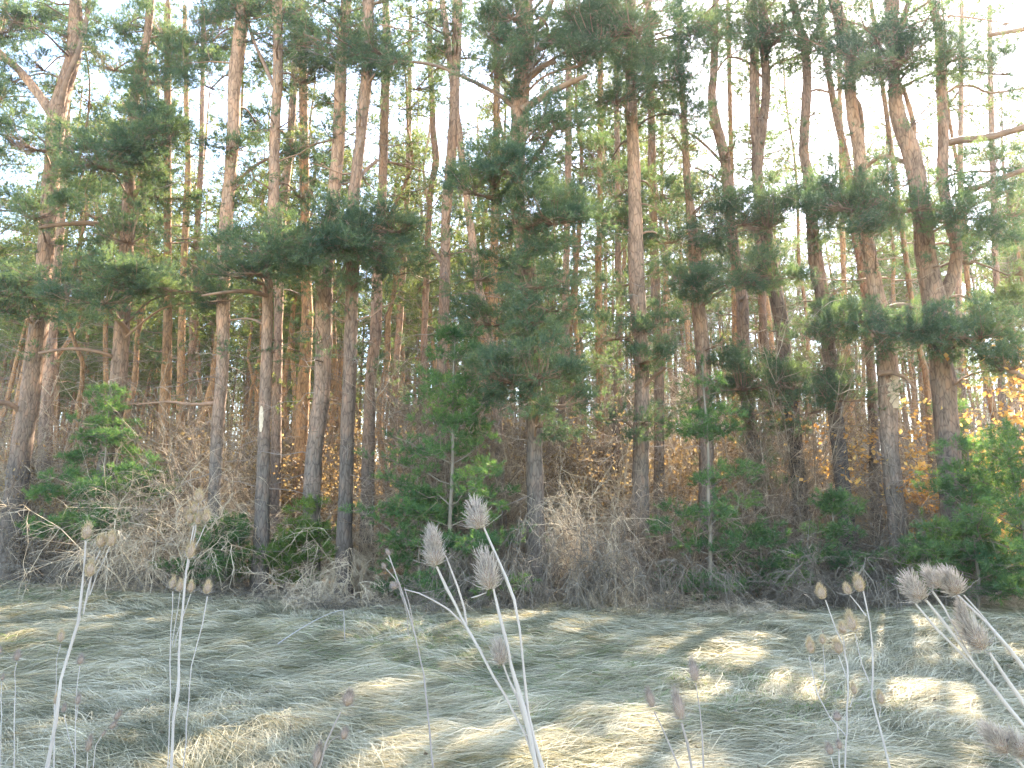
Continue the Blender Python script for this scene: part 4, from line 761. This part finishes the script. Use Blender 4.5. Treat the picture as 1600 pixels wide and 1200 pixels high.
teasel('large pale teasel in the middle foreground with five spiky heads on fanned stems', 1.6,
    [[(771, 920, 4.5), (780, 960, 5), (791, 1005, 5.5), (802, 1057, 6.5), (817, 1106, 8), (829, 1155, 9), (838, 1200, 10)],
     [(755, 822, 4), (772, 862, 5), (791, 904, 6), (804, 937, 5), (812, 982, 4.5), (817, 1031, 4.5), (822, 1080, 5), (825, 1114, 6), (834, 1155, 7), (848, 1200, 8)],
     [(682, 885, 4), (697, 919, 4.5), (720, 964, 5), (731, 982, 6), (750, 1016, 5), (772, 1057, 5), (802, 1114, 5), (822, 1150, 5.5), (834, 1185, 6)],
     [(687, 851, 3), (699, 874, 3), (716, 919, 3.5), (724, 950, 3.5), (729, 976, 3.5)], [(786, 1038, 4), (796, 1062, 4), (808, 1090, 4.5), (820, 1125, 5)], [(632, 921, 2), (655, 927, 2.5), (675, 937, 3), (700, 952, 3), (727, 978, 3)],
     [(760, 926, 1.5), (745, 932, 3), (736, 934, 1)]],
    [(746, 809, 37, 42, -8), (762, 898, 38, 56, -10), (679, 868, 34, 38, -8), (677, 844, 27, 32, -6), (781, 1023, 28, 36, -6)], kind='near')
teasel('cluster of big silvery teasel heads leaning in from the right edge', 1.5,
    [[(1447, 938, 5), (1470, 966, 5.5), (1492, 996, 6), (1521, 1037, 7), (1556, 1080, 7), (1600, 1136, 7.5), (1660, 1215, 8)],
     [(1430, 943, 4), (1463, 981, 4.5), (1500, 1020, 4.5), (1528, 1046, 5)], [(1457, 924, 4), (1475, 950, 4), (1500, 995, 4), (1521, 1036, 5)],
     [(1496, 930, 5), (1541, 973, 6), (1576, 1012, 7), (1600, 1042, 8), (1680, 1150, 9), (1730, 1240, 9)], [(1506, 930, 3.5), (1550, 981, 4), (1580, 1016, 4.5)],
     [(1546, 1020, 6), (1573, 1060, 7), (1600, 1098, 8), (1680, 1230, 9)], [(1588, 1185, 5), (1625, 1230, 6), (1690, 1330, 7)]],
    [(1430, 923, 35, 42, -24), (1459, 906, 27, 33, -22), (1489, 913, 36, 42, -24), (1523, 995, 40, 58, -38), (1503, 955, 18, 26, -6), (1560, 1160, 38, 52, -42), (1592, 1168, 36, 44, -34)], kind='near')
teasel('golden teasel group right of centre, its highest head at the meadow edge', 3.0,
    [[(1349, 924, 2.5), (1359, 973, 3), (1363, 1013, 3), (1364, 1054, 3.5), (1362, 1086, 4), (1369, 1118, 3.5), (1379, 1153, 3.5), (1390, 1200, 4)],
     [(1328, 930, 2), (1340, 944, 2), (1353, 962, 2.5)], [(1336, 990, 2), (1346, 1037, 2), (1358, 1066, 3)], [(1376, 1104, 1.5), (1374, 1120, 1.5)]],
    [(1342, 913, 22, 28, -6), (1324, 921, 16, 19, -5), (1330, 973, 23, 34, -5), (1376, 1091, 17, 22, -4)])
teasel('golden teasel with five heads, left of the one reaching the meadow edge', 3.2,
    [[(1290, 938, 2), (1304, 978, 2.5), (1316, 1008, 2.5), (1324, 1040, 3), (1326, 1083, 3), (1323, 1142, 3), (1321, 1200, 3.5)],
     [(1264, 1026, 2), (1270, 1057, 2.5), (1277, 1085, 2.5), (1296, 1120, 2), (1322, 1150, 2)], [(1317, 995, 2), (1321, 1015, 2)], [(1310, 1024, 2), (1316, 1040, 2), (1324, 1062, 2)], [(1286, 1008, 1.5), (1288, 1060, 1.5), (1278, 1085, 1.5)], [(1334, 1088, 1.5), (1328, 1105, 2)]],
    [(1283, 926, 21, 25, -6), (1316, 982, 19, 20, -4), (1266, 1010, 18, 26, -2), (1309, 1011, 20, 25, -5), (1285, 1000, 14, 15, 0), (1334, 1077, 14, 20, -3)])
teasel('short brown teasel low at right under the golden group', 2.8, [[(1308, 1130, 2), (1310, 1165, 2.5), (1312, 1200, 3)], [(1298, 1182, 2), (1306, 1210, 2)]],
    [(1308, 1120, 19, 15, 0), (1296, 1171, 17, 20, -4), (1311, 1164, 13, 17, -2)], kind='dull')
teasel('purplish-brown teasel with a large upright head, bottom right of centre', 2.1, [[(1065, 1130, 4), (1074, 1162, 4.5), (1083, 1205, 5)]],
    [(1060, 1104, 26, 46, -8)], kind='dull', smat='stem_dark')
teasel('slim teasel just right of the purplish-brown one', 2.4, [[(1087, 1068, 2), (1093, 1110, 2.5), (1097, 1150, 3), (1099, 1205, 3)]], [(1084, 1049, 22, 36, -4)], kind='dull', smat='stem_dark')
teasel('faint teasel leaning left beside the purplish-brown one', 2.3, [[(1022, 1112, 2), (1034, 1136, 2), (1046, 1162, 3), (1062, 1205, 3)]], [(1016, 1092, 19, 32, -9)], kind='dull', smat='stem_dark')
teasel('blurred brown teasel stalk with three heads at the bottom left of centre', 1.9, [[(533, 1112, 2), (524, 1128, 3), (509, 1162, 4), (498, 1205, 4.5)], [(528, 1150, 2), (517, 1158, 2), (508, 1172, 3)]],
    [(544, 1092, 25, 28, 6), (538, 1147, 18, 20, 6), (496, 1182, 21, 42, 7)], kind='dull', smat='stem_dark')
teasel('tall golden teasel at left whose main stem leans right, four heads on top', 2.6,
    [[(134, 845, 3), (131, 892, 4), (127, 930, 4), (122, 970, 4.5), (112, 1005, 5), (97, 1061, 6), (88, 1125, 7), (72, 1205, 8)],
     [(141, 906, 2.5), (136, 930, 2.5), (130, 960, 3)], [(157, 860, 1.5), (146, 885, 2), (138, 925, 2), (130, 955, 2.5)], [(172, 856, 1.5), (152, 895, 1.5), (140, 930, 2)]],
    [(136, 831, 22, 28, 1), (158, 846, 20, 22, 3), (174, 843, 19, 26, 2), (141, 890, 21, 27, 2)])
teasel('tall white-stemmed teasel at left crowned by a crowded bunch of heads', 2.8,
    [[(303, 822, 2.5), (298, 851, 3), (291, 892, 4), (285, 960, 4), (279, 1020, 4), (278, 1061, 5), (278, 1082, 7), (272, 1125, 5), (267, 1205, 5.5)],
     [(310, 786, 2), (305, 830, 2), (298, 862, 2.5)], [(321, 820, 1.5), (312, 840, 2), (303, 860, 2)], [(297, 873, 1.5), (293, 890, 2)]],
    [(311, 776, 18, 22, 2), (304, 794, 16, 20, -2), (297, 809, 18, 22, -2), (322, 808, 16, 20, 3), (309, 812, 14, 18, 0), (298, 861, 18, 28, 2)])
teasel('small teasel with one head right of the white-stemmed teasel', 3.6, [[(324, 932, 2), (317, 975, 2), (308, 1010, 2), (299, 1040, 2), (296, 1075, 2)]], [(324, 919, 17, 22, 2)])
teasel('dim teasel with three heads half behind the white-stemmed stem', 3.6, [[(270, 924, 2), (267, 980, 2), (266, 1035, 2), (266, 1080, 2)], [(281, 926, 1.5), (274, 975, 1.5), (268, 1010, 2)], [(298, 928, 1.5), (285, 965, 1.5), (272, 1010, 1.5)]],
    [(270, 912, 14, 20, 1), (281, 916, 14, 20, 1), (298, 918, 14, 20, 2)])
teasel('olive-tipped teasel left of the tall golden teasel', 3.4, [[(95, 1006, 1.5), (88, 1030, 1.5), (86, 1075, 1.5), (85, 1130, 2), (84, 1205, 2)], [(86, 1100, 1.5), (87, 1125, 1.5)]], [(95, 995, 16, 21, 0), (87, 1093, 9, 16, 0)])
teasel('single brown teasel close to the left frame edge', 3.2, [[(26, 1035, 1.5), (24, 1050, 1.5), (23, 1110, 2), (21, 1205, 2)]], [(27, 1025, 14, 18, 2)], kind='dull')
teasel('short brown teasel right of the tall golden stem', 3.4, [[(125, 1040, 1.5), (120, 1070, 1.5), (118, 1120, 2), (117, 1205, 2)], [(100, 1116, 1.5), (108, 1150, 1.5), (116, 1180, 1.5)], [(122, 1102, 1.5), (119, 1125, 1.5)]], [(126, 1031, 14, 17, 1), (100, 1107, 10, 14, 1), (122, 1093, 12, 18, 0)], kind='dull')
teasel('bent brown teasel leaning right, bottom left', 3.0, [[(160, 1148, 1.5), (150, 1165, 1.5), (146, 1205, 2)], [(137, 1174, 1.5), (136, 1205, 1.5)]], [(184, 1118, 12, 18, 12), (177, 1133, 12, 18, 12), (162, 1146, 7, 12, 8), (139, 1163, 14, 27, 5)], kind='dull')
teasel('tiny teasel cut by the left frame edge', 3.3, [[(3, 1066, 1.5), (2, 1120, 1.5), (1, 1205, 1.5)], [(-2, 1020, 1.5), (-1, 1060, 1.5)]], [(4, 1059, 8, 11, 1), (0, 1017, 8, 13, 1)], kind='dull')
# withered weed and bent stalk
teasel('withered curly-tipped weed standing alone left of the large pale teasel', 5.0,
    [[(607, 866, 2), (618, 895, 2), (628, 925, 2.5), (644, 975, 2.5), (655, 1020, 2.5), (664, 1072, 3)], [(600, 885, 1.5), (618, 905, 1.5), (628, 930, 2)], [(603, 872, 1), (612, 880, 1.5), (622, 912, 1.5)], [(625, 926, 1.5), (636, 960, 1.5), (638, 992, 1.5)], [(632, 918, 1.5), (640, 945, 1.5), (646, 985, 1.5)]],
    [(606, 863, 9, 10, -6), (600, 884, 9, 9, -6), (616, 916, 20, 12, -8)], kind='dull', smat='stem_dark', name='withered_weed', cat='weed', prick=False)
bs = MB(); pts = np.array([np.append(P(x, y, yy), .006) for x, y, yy in ((434, 1006, 9.6), (467, 984, 9.8), (497, 967, 10), (520, 957, 10.2), (537, 953, 10.3))]); c = catmull(pts, .05)
bs.tube(c[:, :3], np.linspace(.007, .004, len(c)), 5); bs.tube([P(537, 953, 10.3), P(538, 975, 10.3), P(539, 1003, 10.3)], [.005, .006, .007], 5)
tag(bs.obj('bent_stalk', M['stem']), 'bent pale dry stalk arching over the grass left of centre', 'dry stalk')

# ------------------------------------------------------------------ haze
hz = MB(); v = np.array([[x, y, z] for z in (-3.0, 23.0) for y in (-12, 95) for x in (-75, 75)], float)
hz.add(v, np.array([[2, 3, 1, 0], [5, 7, 6, 4], [1, 5, 4, 0], [6, 7, 3, 2], [4, 6, 2, 0], [3, 7, 5, 1]]))
hm, hn, ho = mat('haze'); pv = N(hn, "ShaderNodeVolumePrincipled"); pv.inputs["Color"].default_value = (0.84, 0.92, 1.0, 1); pv.inputs["Density"].default_value = HAZE
pv.inputs["Anisotropy"].default_value = 0.65; hn.links.new(pv.outputs[0], ho.inputs["Volume"])  # thin volume added to wash out contrast and glow towards the sun
if HAZE > 0: tag(hz.obj('haze', hm), 'thin pale haze added through the forest for the washed-out glare', 'haze', kind='stuff')
